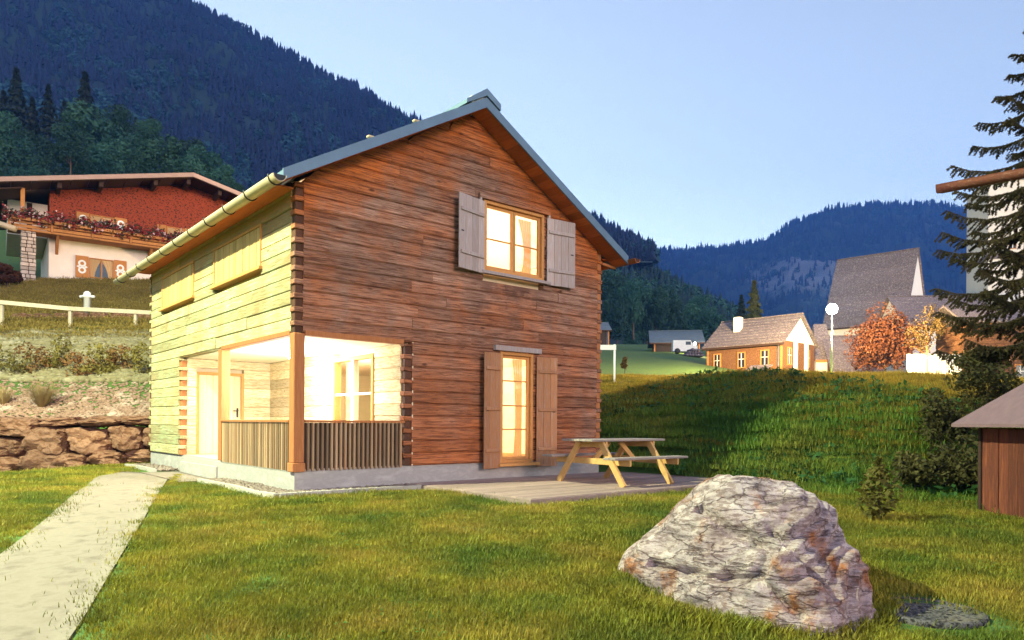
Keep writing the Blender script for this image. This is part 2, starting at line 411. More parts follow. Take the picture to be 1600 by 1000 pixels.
# dovetailed corners: the ends of the side logs and the tails of the gable logs
def corner(z0, z1, ends, tail, em, tm):
    z = z0
    while z < z1 - .1:
        zt = min(z + .2, z1)
        e = ends; box('log_end', e[0], e[1], e[2], e[3], z + .003, z + .125, em, house, .008)
        t = tail; box('log_tail', t[0], t[1], t[2], t[3], z + .128, zt, tm, house, .008)
        z = zt
corner(1.96, 4.22, (.004, CW - .002, .012, CW), (-.022, CW - .002, -.022, CW), m_endg, m_log)
corner(0, 1.96, (1.86 + .004, 1.86 + CW - .002, .012, CW), (1.86 - .03, 1.86 + CW - .002, -.012, CW), m_endg, m_log)
corner(0, 4.2, (WU - CW + .002, WU - .004, .004, CW), (WU - CW + .002, WU + .012, -.016, CW), m_post, m_log)
corner(0, 1.96, (.012, CW, 5.6 + .004, 5.6 + CW - .002), (-.012, CW, 5.6 - .03, 5.6 + CW - .002), m_post, m_logl)
corner(0, 4.2, (.004, CW, LV - CW + .002, LV - .004), (-.02, CW, LV - CW + .002, LV + .02), m_endg, m_logl)
# inner boarding behind the logs (keeps the lit rooms closed)
def lining(fn, a0, a1, z0, z1, ops, d0, d1, mat, gable=False, name='inner_boarding'):
    zs = sorted({z0, z1} | {q for o in ops for q in (o[2], o[3]) if z0 < q < z1})
    for za, zb in zip(zs, zs[1:]):
        segs = [(a0, a1)]
        for o in ops:
            if o[2] < zb - 1e-4 and o[3] > za + 1e-4:
                ns = []
                for s0, s1 in segs:
                    if o[1] <= s0 or o[0] >= s1: ns.append((s0, s1)); continue
                    if o[0] > s0: ns.append((s0, o[0]))
                    if o[1] < s1: ns.append((o[1], s1))
                segs = ns
        for s0, s1 in segs:
            p = [fn(s0, d0, za), fn(s1, d0, za), fn(s1, d1, za), fn(s0, d1, za), fn(s0, d0, zb), fn(s1, d0, zb), fn(s1, d1, zb), fn(s0, d1, zb)]
            mk(name, p, BOXF, mat, house)
m_inner = MT('inner_boards', [(.74, .62, .42), (.66, .52, .32)], scale=(1, 1, 8), freq=2.5, bump=.1)
lining(gmap, 1.86, WU - .13, 0, 2.03, OG, .131, .15, m_inner)
lining(gmap, .13, WU - .13, 2.25, 4.1, OG, .131, .15, m_inner)
lining(gmap, RU - 1.9, RU + 1.9, 4.1, 4.9, OG, .131, .15, m_inner)
lining(gmap, RU - 1.1, RU + 1.1, 4.9, 5.4, [], .131, .15, m_inner); lining(gmap, RU - .55, RU + .55, 5.4, 5.75, [], .131, .15, m_inner)
lining(lmap, .152, LV - .13, 2.25, 4.1, OL[1:], .131, .15, m_inner); lining(lmap, 5.74, LV - .13, 0, 2.03, [], .131, .15, m_inner)
lining(rmap, .152, LV - .152, 0, 4.12, [], .131, .15, m_inner); lining(bmap, .13, WU - .13, 0, 4.1, [], .131, .15, m_inner)
box('ceiling_boarding', .13, WU - .13, .13, LV - .13, 1.985, 2.0, m_ceil, house, 0)
box('upper_floor', .131, WU - .131, .131, LV - .131, 2.03, 2.24, m_floor, house, 0)
for sg in (-1, 1):
    cw_ = 3.0 if sg < 0 else 3.19; ue = RU + sg * cw_; prism('ceiling_boarding', [(RU, .152, RZ - .06), (ue, .152, RZ - .06 - SL * cw_), (ue, .152, RZ - .08 - SL * cw_), (RU, .152, RZ - .08)], (0, LV - .31, 0), m_ceil, house)
# foundation, porch slab
m_slab = m_conc
boxes('foundation', [(.02, WU - .02, .02, LV - .02, -.62, -.035), (.05, WU - .05, .05, LV - .05, -.035, -.004)], m_conc, house)
box('door_step', -.015, .03, 3.35, 5.55, -.40, -.12, m_conc, house, .008)
box('porch_floor', .06, 1.84, .06, 5.58, -.003, .006, m_conc, house, 0)
box('room_floor', 1.9, WU - .14, .14, LV - .14, -.003, .012, m_floor, house, 0)
# porch posts
box('post', -.012, .155, -.012, .155, .10, 1.985, m_post, house, .01)
box('post_foot', -.03, .165, -.03, .165, -.03, .10, m_post, house, .008)
box('post', -.008, .15, 3.12, 3.29, -.002, 1.975, m_post, house, .01)
box('beam', -.014, .12, .16, 3.11, 1.955, 2.03, m_post, house, .006); box('beam', .16, 1.83, -.014, .12, 1.955, 2.03, m_post, house, .006)
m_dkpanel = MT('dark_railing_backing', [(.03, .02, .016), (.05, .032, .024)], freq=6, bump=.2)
# porch railing: slats and cap
for a in (lmap, gmap):
    lim = 3.10 if a is lmap else 1.83
    n = int((lim - .19) / .073)
    for k in range(n):
        q = .19 + (lim - .19) * (k + .5) / n
        P = [a(q + dx, dd, zz) for zz in (-.02, .685) for dx, dd in ((-.018, .055), (-.018, .012), (-.010, 0), (.010, 0), (.018, .012), (.018, .055))]
        mk('railing_slat', P, [(0, 1, 2, 3, 4, 5), (11, 10, 9, 8, 7, 6)] + [(i, 6 + i, 6 + (i + 1) % 6, (i + 1) % 6) for i in range(6)], m_slat, house)
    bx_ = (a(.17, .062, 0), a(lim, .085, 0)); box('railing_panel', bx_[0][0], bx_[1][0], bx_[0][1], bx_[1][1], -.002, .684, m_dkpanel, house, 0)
    p = [a(.17, -.02, .687), a(lim + .02, .10, .725)]
    box('railing_cap', p[0][0], p[1][0], p[0][1], p[1][1], .687, .725, m_post, house, .006)
# porch inner walls
imap = lambda a, d, z: (1.86 + d, a, z)        # wall between porch and room, faces the porch
emap = lambda a, d, z: (a, 5.6 + d, z)         # end wall of the porch
IW = (1.0, 2.52, .55, 1.88); ED = (.30, 1.28, .01, 1.72)
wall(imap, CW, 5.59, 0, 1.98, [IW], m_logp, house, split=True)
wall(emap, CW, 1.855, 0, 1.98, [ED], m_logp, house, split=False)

def frame4(name, fn, a0, a1, z0, z1, w, d0, d1, mat, parent):
    for r in ((a0, a0 + w, z0, z1), (a1 - w, a1, z0, z1), (a0 + w, a1 - w, z1 - w, z1), (a0 + w, a1 - w, z0, z0 + w)):
        p = fn(r[0], d0, r[2]); q = fn(r[1], d1, r[3]); box(name, p[0], q[0], p[1], q[1], p[2], q[2], mat, parent, .004)
def bx(name, fn, a0, a1, d0, d1, z0, z1, mat, parent, c=.004):
    p = fn(a0, d0, z0); q = fn(a1, d1, z1); return box(name, p[0], q[0], p[1], q[1], p[2], q[2], mat, parent, c)
def hempty(name, fn, a, z):
    o = bpy.data.objects.new(name, None); COL.objects.link(o); o.parent = house; o.empty_display_size = .1; return o
# window between porch and room
w = hempty('window', imap, 2, 1)
frame4('frame', imap, IW[0], IW[1], IW[2], IW[3], .07, -.03, .11, m_frame, w)
for a in (1.72,): bx('mullion', imap, a, a + .09, -.02, .09, IW[2] + .07, IW[3] - .07, m_white, w)
for a0, a1 in ((1.07, 1.72), (1.81, 2.45)):
    bx('glazing_bar', imap, a0, a1, .0, .05, 1.18, 1.22, m_white, w)
    for q0, q1 in ((.62, 1.18), (1.22, 1.81)): bx('pane', imap, a0, a1, .03, .036, q0, q1, m_glass, w, 0)
bx('sill', imap, .95, 2.58, -.09, .0, .50, .545, m_frame, w)
def curtain(name, fn, a0, a1, z0, z1, d, mat, parent, waves=6, amp=.02, gather=0):
    n = waves * 6; V = []; Fc = []
    for j in range(9):
        f = j / 8
        for i2 in range(n + 1):
            t = i2 / n; sh = gather * math.sin(f * math.pi * .85)
            V.append(fn(a0 + (a1 - a0) * t * (1 - abs(sh)) + (sh * (a1 - a0) if sh > 0 else 0), d + amp * math.sin(t * waves * 2 * math.pi), z1 + (z0 - z1) * f))
    for j in range(8):
        for i2 in range(n): q = j * (n + 1) + i2; Fc.append((q, q + 1, q + n + 2, q + n + 1))
    return mk(name, V, Fc, mat, parent, True)
curtain('curtain', imap, 2.05, 2.5, .5, 1.85, .25, m_curt, w)
# entrance door in the porch
dr = hempty('door', emap, .8, 1)
m_doorw = MT('pale_door_wood', [(.70, .60, .38), (.62, .50, .28)], scale=(8, 8, .8), freq=4, bump=.2)
for k in range(6):
    a0 = ED[0] + .06 + (ED[1] - ED[0] - .12) * k / 6; bx('board', emap, a0 + .002, a0 + (ED[1] - ED[0] - .12) / 6 - .002, .02, .06, .012, ED[3] - .06, m_doorw, dr, .004)
bx('frame', emap, ED[0], ED[0] + .06, -.02, .10, .008, ED[3], m_frame, dr); bx('frame', emap, ED[1] - .06, ED[1], -.02, .10, .008, ED[3], m_frame, dr)
bx('frame', emap, ED[0] + .06, ED[1] - .06, -.02, .10, ED[3] - .06, ED[3], m_frame, dr)
hd = hempty('handle', emap, 0, 0); hd.parent = dr
bx('handle_plate', emap, 1.13, 1.17, .008, .02, .78, .98, m_iron, dr, .003)
tube('handle', [emap(1.15, .0, .92), emap(1.15, -.05, .92), emap(1.04, -.055, .92)], .011, m_iron, dr, 6)
bpy.data.objects.remove(hd)
# wall between porch and room closes the room on the far side
lining(imap, 0, 5.6, 0, 2.0, [IW], .131, .15, m_inner); lining(emap, 0.13, 1.86, 0, 2.0, [], .131, .15, m_inner)

# upper window of the gable
def gwindow(a0, a1, z0, z1, bars, name='window', two=True):
    w = hempty(name, gmap, 0, 0)
    frame4('frame', gmap, a0, a1, z0, z1, .055, -.025, .10, m_frame, w)
    i0, i1, j0, j1 = a0 + .055, a1 - .055, z0 + .055, z1 - .055
    leaves = [(i0, (i0 + i1) / 2 - .002), ((i0 + i1) / 2 + .002, i1)] if two else [(i0, i1)]
    for s0, s1 in leaves:
        frame4('sash', gmap, s0 + .003, s1 - .003, j0 + .003, j1 - .003, .05, .03, .075, m_frame, w)
        ys = [j0 + .053] + [j0 + .05 + (j1 - j0 - .1) * f for f in bars] + [j1 - .053]
        for f in bars:
            zz = j0 + .05 + (j1 - j0 - .1) * f; bx('glazing_bar', gmap, s0 + .053, s1 - .053, .038, .068, zz - .013, zz + .013, m_frame, w, .003)
        for q0, q1 in zip(ys, ys[1:]): bx('pane', gmap, s0 + .05, s1 - .05, .05, .055, q0, q1, m_glass, w, 0)
    return w
w = gwindow(3.43, 4.86, 3.37, 4.61, [.47])
bx('sill', gmap, 3.33, 4.98, -.10, -.014, 3.31, 3.365, m_shut, w)
bx('drip_board', gmap, 3.30, 4.99, -.075, -.012, 4.615, 4.70, m_log, w); bx('side_board', gmap, 3.31, 3.35, -.07, -.013, 4.50, 4.62, m_shut, w); bx('side_board', gmap, 4.94, 4.98, -.07, -.013, 4.50, 4.62, m_shut, w)
curtain('curtain', gmap, 4.40, 4.72, 3.42, 4.5, .20, m_curt, w, 5, .018, .45)
d = gwindow(3.82, 4.61, -.02, 1.98, [.28, .52, .77], 'glazed_door', two=False)
bx('threshold', gmap, 3.74, 4.70, -.13, -.014, -.075, -.022, m_frame, d); bx('drip_board', gmap, 3.66, 4.76, -.09, -.012, 1.99, 2.08, m_shut, d)
curtain('curtain', gmap, 4.28, 4.52, .05, 1.88, .20, m_curt, d, 4, .018, .35)
def shutter(hinge, width, z0, z1, ang, sgn, mat, battens, nb=4):
    """sgn -1: opens to the left of its hinge; ang degrees away from flat on the wall"""
    o = bpy.data.objects.new('shutter', None); COL.objects.link(o); o.parent = house; o.empty_display_size = .1
    o.location = (hinge, -.045, 0); o.rotation_euler = (0, 0, math.radians(ang) * (1 if sgn < 0 else -1))
    for k in range(nb):
        a = sgn * width * k / nb; b = sgn * width * (k + 1) / nb
        box('board', a + sgn * .0015, b - sgn * .0015, -.03, -.004 + random.uniform(-.002, .002), z0, z1 + random.uniform(-.004, .004), mat, o, .004)
    for zz in battens: box('batten', sgn * .03, sgn * (width - .03), -.058, -.031, zz - .032, zz + .032, mat, o, .008)
    for zz in battens[:1] + battens[-1:]:
        box('hinge', sgn * .0, sgn * .05, -.012, .02, zz - .018, zz + .018, m_iron, o, 0)
    box('catch', sgn * (width - .05), sgn * (width - .11), -.036, -.0305, (z0 + z1) / 2 - .01, (z0 + z1) / 2 + .01, m_iron, o, 0)
    return o
shutter(3.40, .66, 3.30, 4.56, 12, -1, m_shut, [3.58, 4.30]); shutter(4.90, .66, 3.30, 4.56, 8, 1, m_shut, [3.58, 4.30])
shutter(3.78, .46, -.10, 1.93, 14, -1, m_shutd, [.22, .95, 1.66], 3); shutter(4.66, .46, -.10, 1.93, 10, 1, m_shutd, [.22, .95, 1.66], 3)
# slatted upper windows of the side wall
for (a0, a1) in ((1.26, 3.53), (4.72, 6.99)):
    w = hempty('slatted_window', lmap, 0, 0)
    bx('frame', lmap, a0, a0 + .04, -.03, .1, 3.14, 3.82, m_frame, w); bx('frame', lmap, a1 - .04, a1, -.03, .1, 3.14, 3.82, m_frame, w)
    bx('frame', lmap, a0 + .04, a1 - .04, -.03, .1, 3.78, 3.82, m_frame, w)
    bx('sill', lmap, a0 - .06, a1 + .06, -.075, .1, 3.085, 3.138, m_frame, w)
    n = 14
    for k in range(n):
        q = a0 + .045 + (a1 - a0 - .09) * (k + .5) / n; ww = (a1 - a0 - .09) / n * .47
        bx('slat', lmap, q - ww, q + ww, -.012 - .006 * (k % 2), .03, 3.145, 3.775, m_screen, w)
    bx('backing_board', lmap, a0 + .04, a1 - .04, .05, .07, 3.142, 3.778, m_screen, w, 0)

# roof
roof = hempty('roof', gmap, 0, 0); V0, V1 = -.42, LV + .5; UL, UR = -.36, 6.80
for nm, u0, u1 in (('roof_sheet', RU, UL), ('roof_sheet', RU, UR)):
    z0, z1 = RZ, RZ - SL * abs(u1 - RU)
    prism(nm, [(u0, V0 + .02, z0), (u1, V0 + .02, z1), (u1, V0 + .02, z1 + .10), (u0, V0 + .02, z0 + .10)], (0, V1 - V0 - .04, 0), m_metal, roof)
    prism('fascia', [(u0, V0 - .01, z0 - .045), (u1, V0 - .01, z1 - .045), (u1, V0 - .01, z1 + .118), (u0, V0 - .01, z0 + .118)], (0, .03, 0), m_metal, roof)
    n = 24; sg = 1 if u1 > u0 else -1; L = abs(u1 - u0)
    for k in range(n):
        a = u0 + sg * L * k / n; b = u0 + sg * (L * (k + 1) / n - .004); za = RZ - SL * abs(a - RU) - .004; zb = RZ - SL * abs(b - RU) - .004; t = .022 + random.uniform(0, .006)
        prism('soffit_board', [(a, V0 + .022, za), (b, V0 + .022, zb), (b, V0 + .022, zb - t), (a, V0 + .022, za - t)], (0, -V0 - .036, 0), m_soffit, roof)
for v, uu in ((-.25, 1.05), (-.25, 1.85)):
    z = roofz(uu) + .10; box('snow_guard', uu - .10, uu + .10, V0 + .03, V0 + .10, z - .01, z + .03, m_gutter, roof, .01)
cp = [(RU - .42, RZ - .42 * SL + .15), (RU - .42, RZ - .42 * SL + .22), (RU, RZ + .27), (RU + .30, RZ - .30 * SL + .26), (RU + .30, RZ - .30 * SL + .15), (RU, RZ + .15)]
prism('ridge_cap', [(a, V0 - .02, b) for a, b in cp], (0, V1 - V0 + .02, 0), m_metal, roof)
prism('ridge_base', [(RU - .26, V0 + .06, RZ - .02), (RU + .24, V0 + .06, RZ - .02), (RU + .24, V0 + .06, RZ + .10), (RU, V0 + .06, RZ + .14), (RU - .26, V0 + .06, RZ + .10)], (0, V1 - V0 - .12, 0), m_white, roof)
box('eave_board', -.36, -.02, .03, LV, 4.05, 4.075, m_soffit, roof, 0); box('eave_board', WU + .02, UR - .05, .0, LV, 4.03, 4.055, m_soffit, roof, 0)
def halfpipe(name, u, z, va, vb, r, mat, parent):
    V = []; Fc = []; n = 10; m = 12
    for j in range(m + 1):
        v = va + (vb - va) * j / m
        for rr in (r, r - .012):
            for k in range(n + 1): t = math.pi + math.pi * k / n; V.append((u + rr * math.cos(t), v, z + rr * math.sin(t)))
    q = 2 * (n + 1)
    for j in range(m):
        for k in range(n):
            Fc.append((j * q + k, j * q + k + 1, (j + 1) * q + k + 1, (j + 1) * q + k)); o = n + 1
            Fc.append((j * q + o + k, (j + 1) * q + o + k, (j + 1) * q + o + k + 1, j * q + o + k + 1))
        for k in (0, n): Fc.append((j * q + k, (j + 1) * q + k, (j + 1) * q + n + 1 + k, j * q + n + 1 + k))
    for j in (0, m):
        for k in range(n): Fc.append((j * q + k, j * q + k + 1, j * q + n + 2 + k, j * q + n + 1 + k))
    return mk(name, V, Fc, mat, parent, True)
gu = halfpipe('gutter', UL - .06, 4.045, -.46, 9.35, .095, m_gutter, house)
for k in range(11):
    v = -.30 + .92 * k; P = [(UL - .06 + .104 * math.cos(t), v, 4.045 + .104 * math.sin(t)) for t in np.linspace(math.pi * .93, math.pi * 2.0, 9)]
    P.append((UL + .12, v, 4.10)); tube('gutter_hook', P, .010, m_iron, gu, 5)
disc = [(UL - .06 + .094 * math.cos(t), -.455, 4.045 + .094 * math.sin(t)) for t in np.linspace(math.pi, 2 * math.pi, 11)]
prism('end_cap', disc, (0, .012, 0), m_iron, gu)
g2 = halfpipe('gutter', UR + .05, 4.00, -.62, 8.6, .085, m_post, house)
prism('end_cap', [(UR + .05 + .084 * math.cos(t), -.615, 4.0 + .084 * math.sin(t)) for t in np.linspace(math.pi, 2 * math.pi, 11)], (0, .01, 0), m_endg, g2)
bar('gutter_bracket', (WU - .02, -.03, 3.93), (UR + .05, -.03, 3.90), .05, .05, m_post, house)

# lamps inside the house
def globe_lamp(name, loc, r, power, label, drop=.0, col=(1, .90, .68)):
    e = empty(name, loc, 0, label, 'lamp')
    V = []; lathe('globe', [(r * math.sin(t), -r * math.cos(t)) for t in np.linspace(.05, math.pi - .05, 11)], m_bulb, e)
    if drop: tube('cord', [(0, 0, r * .98), (0, 0, drop)], .006, m_iron, e, 6)
    lathe('rose', [(.05, 0), (.05, .02), (.02, .03)], m_white, e, 12, (0, 0, max(drop, r) - .02))
    ld = bpy.data.lights.new('bulb', 'POINT'); ld.energy = power; ld.color = col; ld.shadow_soft_size = r * 1.15
    lo = bpy.data.objects.new('bulb', ld); COL.objects.link(lo); lo.parent = e; lo.location = (0, 0, -r * 2.2)
    return e
globe_lamp('porch_lamp', hw(.95, 2.3, 1.88), .085, 105, 'round glowing ceiling lamp inside the corner porch', col=(1, .95, .84))
globe_lamp('pendant_lamp', hw(3.6, 2.4, 1.70), .12, 120, 'round pendant lamp lighting the ground floor room', .28)
globe_lamp('pendant_lamp', hw(3.6, 2.2, 3.9), .13, 130, 'round pendant lamp lighting the upstairs room', 1.6)
m_lightwood = MT('pale_furniture_wood', [(.62, .42, .2), (.54, .34, .14)], scale=(3, 3, 1), freq=4, bump=.1)
def chair(loc, rz, label):
    e = empty('chair', loc, rz, label, 'chair')
    box('seat', -.21, .21, -.21, .21, .43, .465, m_lightwood, e, .008)
    for sx in (-1, 1):
        bar('leg', (sx * .18, -.18, 0), (sx * .16, -.17, .44), .035, .035, m_lightwood, e, (0, 1, 0))
        bar('leg', (sx * .18, .19, 0), (sx * .17, .24, .95), .035, .035, m_lightwood, e, (0, 1, 0))
    for zz in (.62, .76, .90): box('back_rail', -.18, .18, .205 + (zz - .6) * .05, .232 + (zz - .6) * .05, zz - .035, zz + .035, m_lightwood, e, .006)
chair(hw(4.05, 1.15, .013), TH + 2.6, 'pale wooden chair seen through the glazed door')
chair(hw(3.3, 1.9, .013), TH + .6, 'pale wooden chair at the far side of the indoor table')
e = empty('dining_table', hw(4.0, 2.0, .013), TH, 'pale wooden dining table inside the lit ground floor room', 'table')
box('table_top', -.7, .7, -.45, .45, .70, .74, m_lightwood, e, .01)
for sx in (-1, 1):
    for sy in (-1, 1): box('leg', sx * .62 - .035, sx * .62 + .035, sy * .38 - .035, sy * .38 + .035, 0, .70, m_lightwood, e, .006)
# ------------------------------------------------------------------ deck, kerb, gravel
m_deck = MT('deck_planks', [(.34, .25, .23), (.26, .18, .16), (.40, .30, .26)], scale=(.8, 8, 8), freq=5, bump=.4, rnd=.2)
DZ = 0.075
deck = empty('deck', hw(1.95, 0, -HZ), TH, 'low terrace deck of weathered grey brown planks along the gable wall', 'deck')
nd = 20; DW = 2.95; DL = 5.1
for k in range(nd):
    y1 = -.0 - DW * k / nd - .004; y0 = y1 - DW / nd + .006; cuts = [0, random.uniform(1.2, 3.8), DL] if k % 3 != 1 else [0, random.uniform(1, 2), random.uniform(3, 4.2), DL]
    for a, b in zip(cuts, cuts[1:]): box('plank', a + .002, b - .002, y0, y1, DZ - .035, DZ + random.uniform(-.002, .002), m_deck, deck, .004)
box('edge_beam', -.01, DL + .01, -DW - .03, -DW - .002, DZ - .16, DZ - .008, m_deck, deck, .004); box('edge_beam', -.03, -.004, -DW - .03, 0, DZ - .16, DZ - .008, m_deck, deck, .004)
for a in np.linspace(.1, DL - .1, 7): box('joist', a - .03, a + .03, -DW + .01, -.01, DZ - .14, DZ - .036, m_deck, deck, 0)
m_kerb = MT('kerb_concrete', [(.42, .38, .34), (.33, .30, .27)], freq=6, bump=.3)
def kerb(p, q, n):
    p = Vector(p); q = Vector(q); e = empty('kerb', (0, 0, 0)); tag(e, kind='structure')
    for k in range(n):
        a = p.lerp(q, k / n); b = p.lerp(q, (k + 1) / n); d = (b - a).normalized() * .004
        bar('kerb_stone', a + d + Vector((0, 0, hz(a.x, a.y) + .0)), b - d + Vector((0, 0, hz(b.x, b.y) + .0)), .07, .15, m_kerb, e)
k0 = hw(-.40, -.36, 0); k0.z = 0; k1 = hw(-.40, 3.0, 0); k1.z = 0; k2 = hw(1.93, -.36, 0); k2.z = 0
kerb(k0, k1, 4); kerb(hw(-.36, -.36, -HZ), k2, 3)
kerb(hw(-.42, 5.8, -HZ), hw(-.42, 8.3, -HZ), 3)
m_pebble = MT('pebbles', [(.22, .15, .12), (.34, .27, .23), (.14, .10, .09)], freq=2, rnd=.5, bump=.2)
def rockmesh(name, seed, sub=2, boxy=.6, amp=.18, freq=1.6, sc=(1, 1, 1), fine=0):
    bm = bmesh.new(); bmesh.ops.create_icosphere(bm, subdivisions=sub, radius=1); off = Vector((seed * 7.3, seed * 3.1, seed * 1.7))
    for v in bm.verts:
        d = v.co.normalized(); m = max(abs(d.x), abs(d.y), abs(d.z)); p = d.lerp(d / m * .9, boxy)
        p *= 1 + amp * mnoise.noise(d * freq + off) + amp * .45 * mnoise.noise(d * freq * 2.7 + off) + fine * mnoise.fractal(d * freq * 5 + off, .8, 2.2, 4)
        v.co = Vector((p.x * sc[0], p.y * sc[1], p.z * sc[2]))
    me = bpy.data.meshes.new(name); bm.to_mesh(me); bm.free(); return me
def pebble_bed(name, area, n, mat, label, r=(.012, .032)):
    base = [np.array([v.co for v in rockmesh('x', 90 + k, 1).vertices]) for k in range(4)]
    fb = np.array([p.vertices[:] for p in rockmesh('x', 90, 1).polygons]); V = []; Fc = []; o = 0
    for k in range(n):
        x, y, z = area(); b = base[k % 4]; s = random.uniform(*r); a = random.uniform(0, 6.3); R = np.array([[math.cos(a), -math.sin(a), 0], [math.sin(a), math.cos(a), 0], [0, 0, 1]])
        V.append((b * s * np.array([1.2, .9, .65])) @ R.T + np.array([x, y, z + s * .3])); Fc.append(fb + o); o += len(b)
    o = link(name, npmesh(name, np.concatenate(V), np.concatenate(Fc), 3), mat); return tag(o, label, 'gravel', kind='stuff')
def a1():
    if random.random() < .6: p = hw(random.uniform(-.35, .02), random.uniform(-.3, 3.0))
    elif random.random() < .6: p = hw(random.uniform(-.3, 1.9), random.uniform(-.31, .02))
    else: p = hw(random.uniform(-.35, .02), random.uniform(5.7, 8.2))
    return p.x, p.y, hz(p.x, p.y) + random.uniform(.02, .065)
pebble_bed('gravel_strip', a1, 4200, m_pebble, 'strip of brown pebbles between the kerb and the house foundation')
ldl = [hw(-.02, 3.2), hw(-.02, 5.6)]; ldr = [hw(-.72, 3.05), hw(-.72, 5.8)]
strip('landing', ldl, ldr, m_path, .024)

# ------------------------------------------------------------------ picnic table
m_pic = MT('picnic_wood', [(.52, .32, .13), (.42, .23, .08)], scale=(3, 3, 3), freq=4, bump=.25, rnd=.15)
m_pictop = MT('picnic_top_wood', [(.30, .25, .23), (.22, .18, .17)], scale=(.8, 8, 3), freq=4, bump=.3, rnd=.15)
pt = empty('picnic_table', (1.72, 11.95, DZ), TH - .05, 'wooden picnic table with attached benches on the terrace deck', 'picnic table')
for k in range(5): box('top_board', -.86, .86, -.36 + .145 * k, -.36 + .145 * k + .138, .70, .735, m_pictop, pt, .005)
for sy in (-1, 1):
    for k in range(2):
        a = sy * (.60 + .135 * k); b = sy * (.60 + .135 * k + .128); box('seat_board', -.86, .86, min(a, b), max(a, b), .425, .46, m_pictop, pt, .005)
for sx in (-.56, .56):
    for sy in (-1, 1): bar('leg', (sx, sy * .76, 0), (sx, sy * .22, .70), .045, .10, m_pic, pt, (1, 0, 0)) if False else bar('leg', (sx + sy * 0.0, sy * .76, .0), (sx, sy * .24, .70), .10, .045, m_pic, pt, (1, 0, 0))
    box('seat_support', sx + .024, sx + .066, -.86, .86, .325, .425, m_pic, pt, .005)
    box('top_support', sx + .024, sx + .066, -.34, .34, .60, .70, m_pic, pt, .005)
    s = -1 if sx > 0 else 1
    bar('brace', (sx + .07 * s, .0, .37), (sx + .44 * s, .0, .69), .08, .04, m_pic, pt, (0, 1, 0))

# ------------------------------------------------------------------ boulder
def boulder_mat():
    m, t, n, l, b = nt('boulder_stone'); tc = n.new('ShaderNodeTexCoord')
    def N(sc, de, ro, vec, di=0):
        x = n.new('ShaderNodeTexNoise'); x.inputs['Scale'].default_value = sc; x.inputs['Detail'].default_value = de; x.inputs['Roughness'].default_value = ro; x.inputs['Distortion'].default_value = di; l.new(vec, x.inputs[0]); return x.outputs[0]
    def MX(mode, f, a, c):
        x = n.new('ShaderNodeMix'); x.data_type = 'RGBA'; x.blend_type = mode
        for i_, v in ((0, f), (6, a), (7, c)):
            if isinstance(v, tuple): x.inputs[i_].default_value = (*v, 1)
            elif isinstance(v, float): x.inputs[i_].default_value = v
            else: l.new(v, x.inputs[i_])
        return x.outputs[2]
    def RP(v, a, c, lo=(0, 0, 0), hi=(1, 1, 1)): r = ramp(n, [lo, hi], [a, c]); l.new(v, r.inputs[0]); return r.outputs[0]
    O = tc.outputs['Object']; mp = n.new('ShaderNodeMapping'); mp.inputs['Rotation'].default_value = (0, .62, .1); mp.inputs['Scale'].default_value = (.8, 1.2, 3.4); l.new(O, mp.inputs[0]); Lv = mp.outputs[0]
    layer = N(3.4, 9, .68, Lv, .25); patch = N(2.0, 5, .6, O); speck = N(13, 5, .75, Lv); rust = N(1.9, 6, .65, O, .5)
    c = ramp(n, [(.08, .062, .066), (.25, .195, .20), (.39, .315, .315), (.52, .44, .44)], [.30, .42, .55, .70]); l.new(layer, c.inputs[0]); c = c.outputs[0]
    c = MX('MULTIPLY', RP(patch, .42, .62), c, (.72, .64, .64)); c = MX('MULTIPLY', RP(speck, .52, .38), c, (.6, .54, .52))
    c = MX('MULTIPLY', RP(rust, .54, .64), c, (.85, .42, .16))
    vo = n.new('ShaderNodeTexVoronoi'); vo.feature = 'DISTANCE_TO_EDGE'; vo.inputs['Scale'].default_value = 2.4
    wv = n.new('ShaderNodeVectorMath'); wv.operation = 'MULTIPLY_ADD'; nn = n.new('ShaderNodeTexNoise'); nn.inputs['Scale'].default_value = 4; nn.inputs['Detail'].default_value = 6; l.new(Lv, nn.inputs[0]); l.new(nn.outputs['Color'], wv.inputs[0]); wv.inputs[1].default_value = (.5, .5, .5); l.new(Lv, wv.inputs[2]); l.new(wv.outputs[0], vo.inputs[0])
    cr = RP(vo.outputs['Distance'], .0, .035); c = MX('MULTIPLY', 1.0, c, RP(vo.outputs['Distance'], .0, .022, (.50, .44, .44)))
    l.new(c, b.inputs['Base Color']); b.inputs['Roughness'].default_value = .88; b.inputs['Specular IOR Level'].default_value = .2
    h = MX('ADD', .35, MX('ADD', .6, layer, cr), speck)
    bp = n.new('ShaderNodeBump'); bp.inputs['Strength'].default_value = .8; bp.inputs['Distance'].default_value = .03; l.new(h, bp.inputs['Height']); l.new(bp.outputs[0], b.inputs['Normal']); return m
m_boulder = boulder_mat()
BC = (1.62, 5.0); bz = hz(*BC)
Y0 = 5.0
def bp_(px, py, Y): p = at(px, py, Y); return (p.x - BC[0], p.y - BC[1], p.z - bz)
hull = [bp_(966, 902, 5.55), bp_(1000, 868, 5.35), bp_(985, 925, 5.45), bp_(1092, 768, 5.5), bp_(1138, 738, 5.4), bp_(1232, 762, 5.3), bp_(1298, 800, 5.15), bp_(1328, 862, 5.0), bp_(1340, 935, 4.75), bp_(1362, 985, 4.6), bp_(1372, 1060, 4.5), bp_(1366, 1000, 4.5),
        bp_(1200, 880, 4.55), bp_(1230, 830, 4.75), bp_(1080, 880, 4.95), bp_(1100, 835, 5.1), bp_(1060, 985, 4.85), bp_(1190, 1080, 4.3), bp_(1310, 1110, 4.15), bp_(1280, 960, 4.35)]
hull += [(x * .9 + .15, y + .95, z * .8) for x, y, z in hull[:9]] + [(-.55, .9, -.25), (.75, .9, -.25), (-.6, .3, -.3), (.6, -.55, -.3), (-.3, -.1, -.35)]
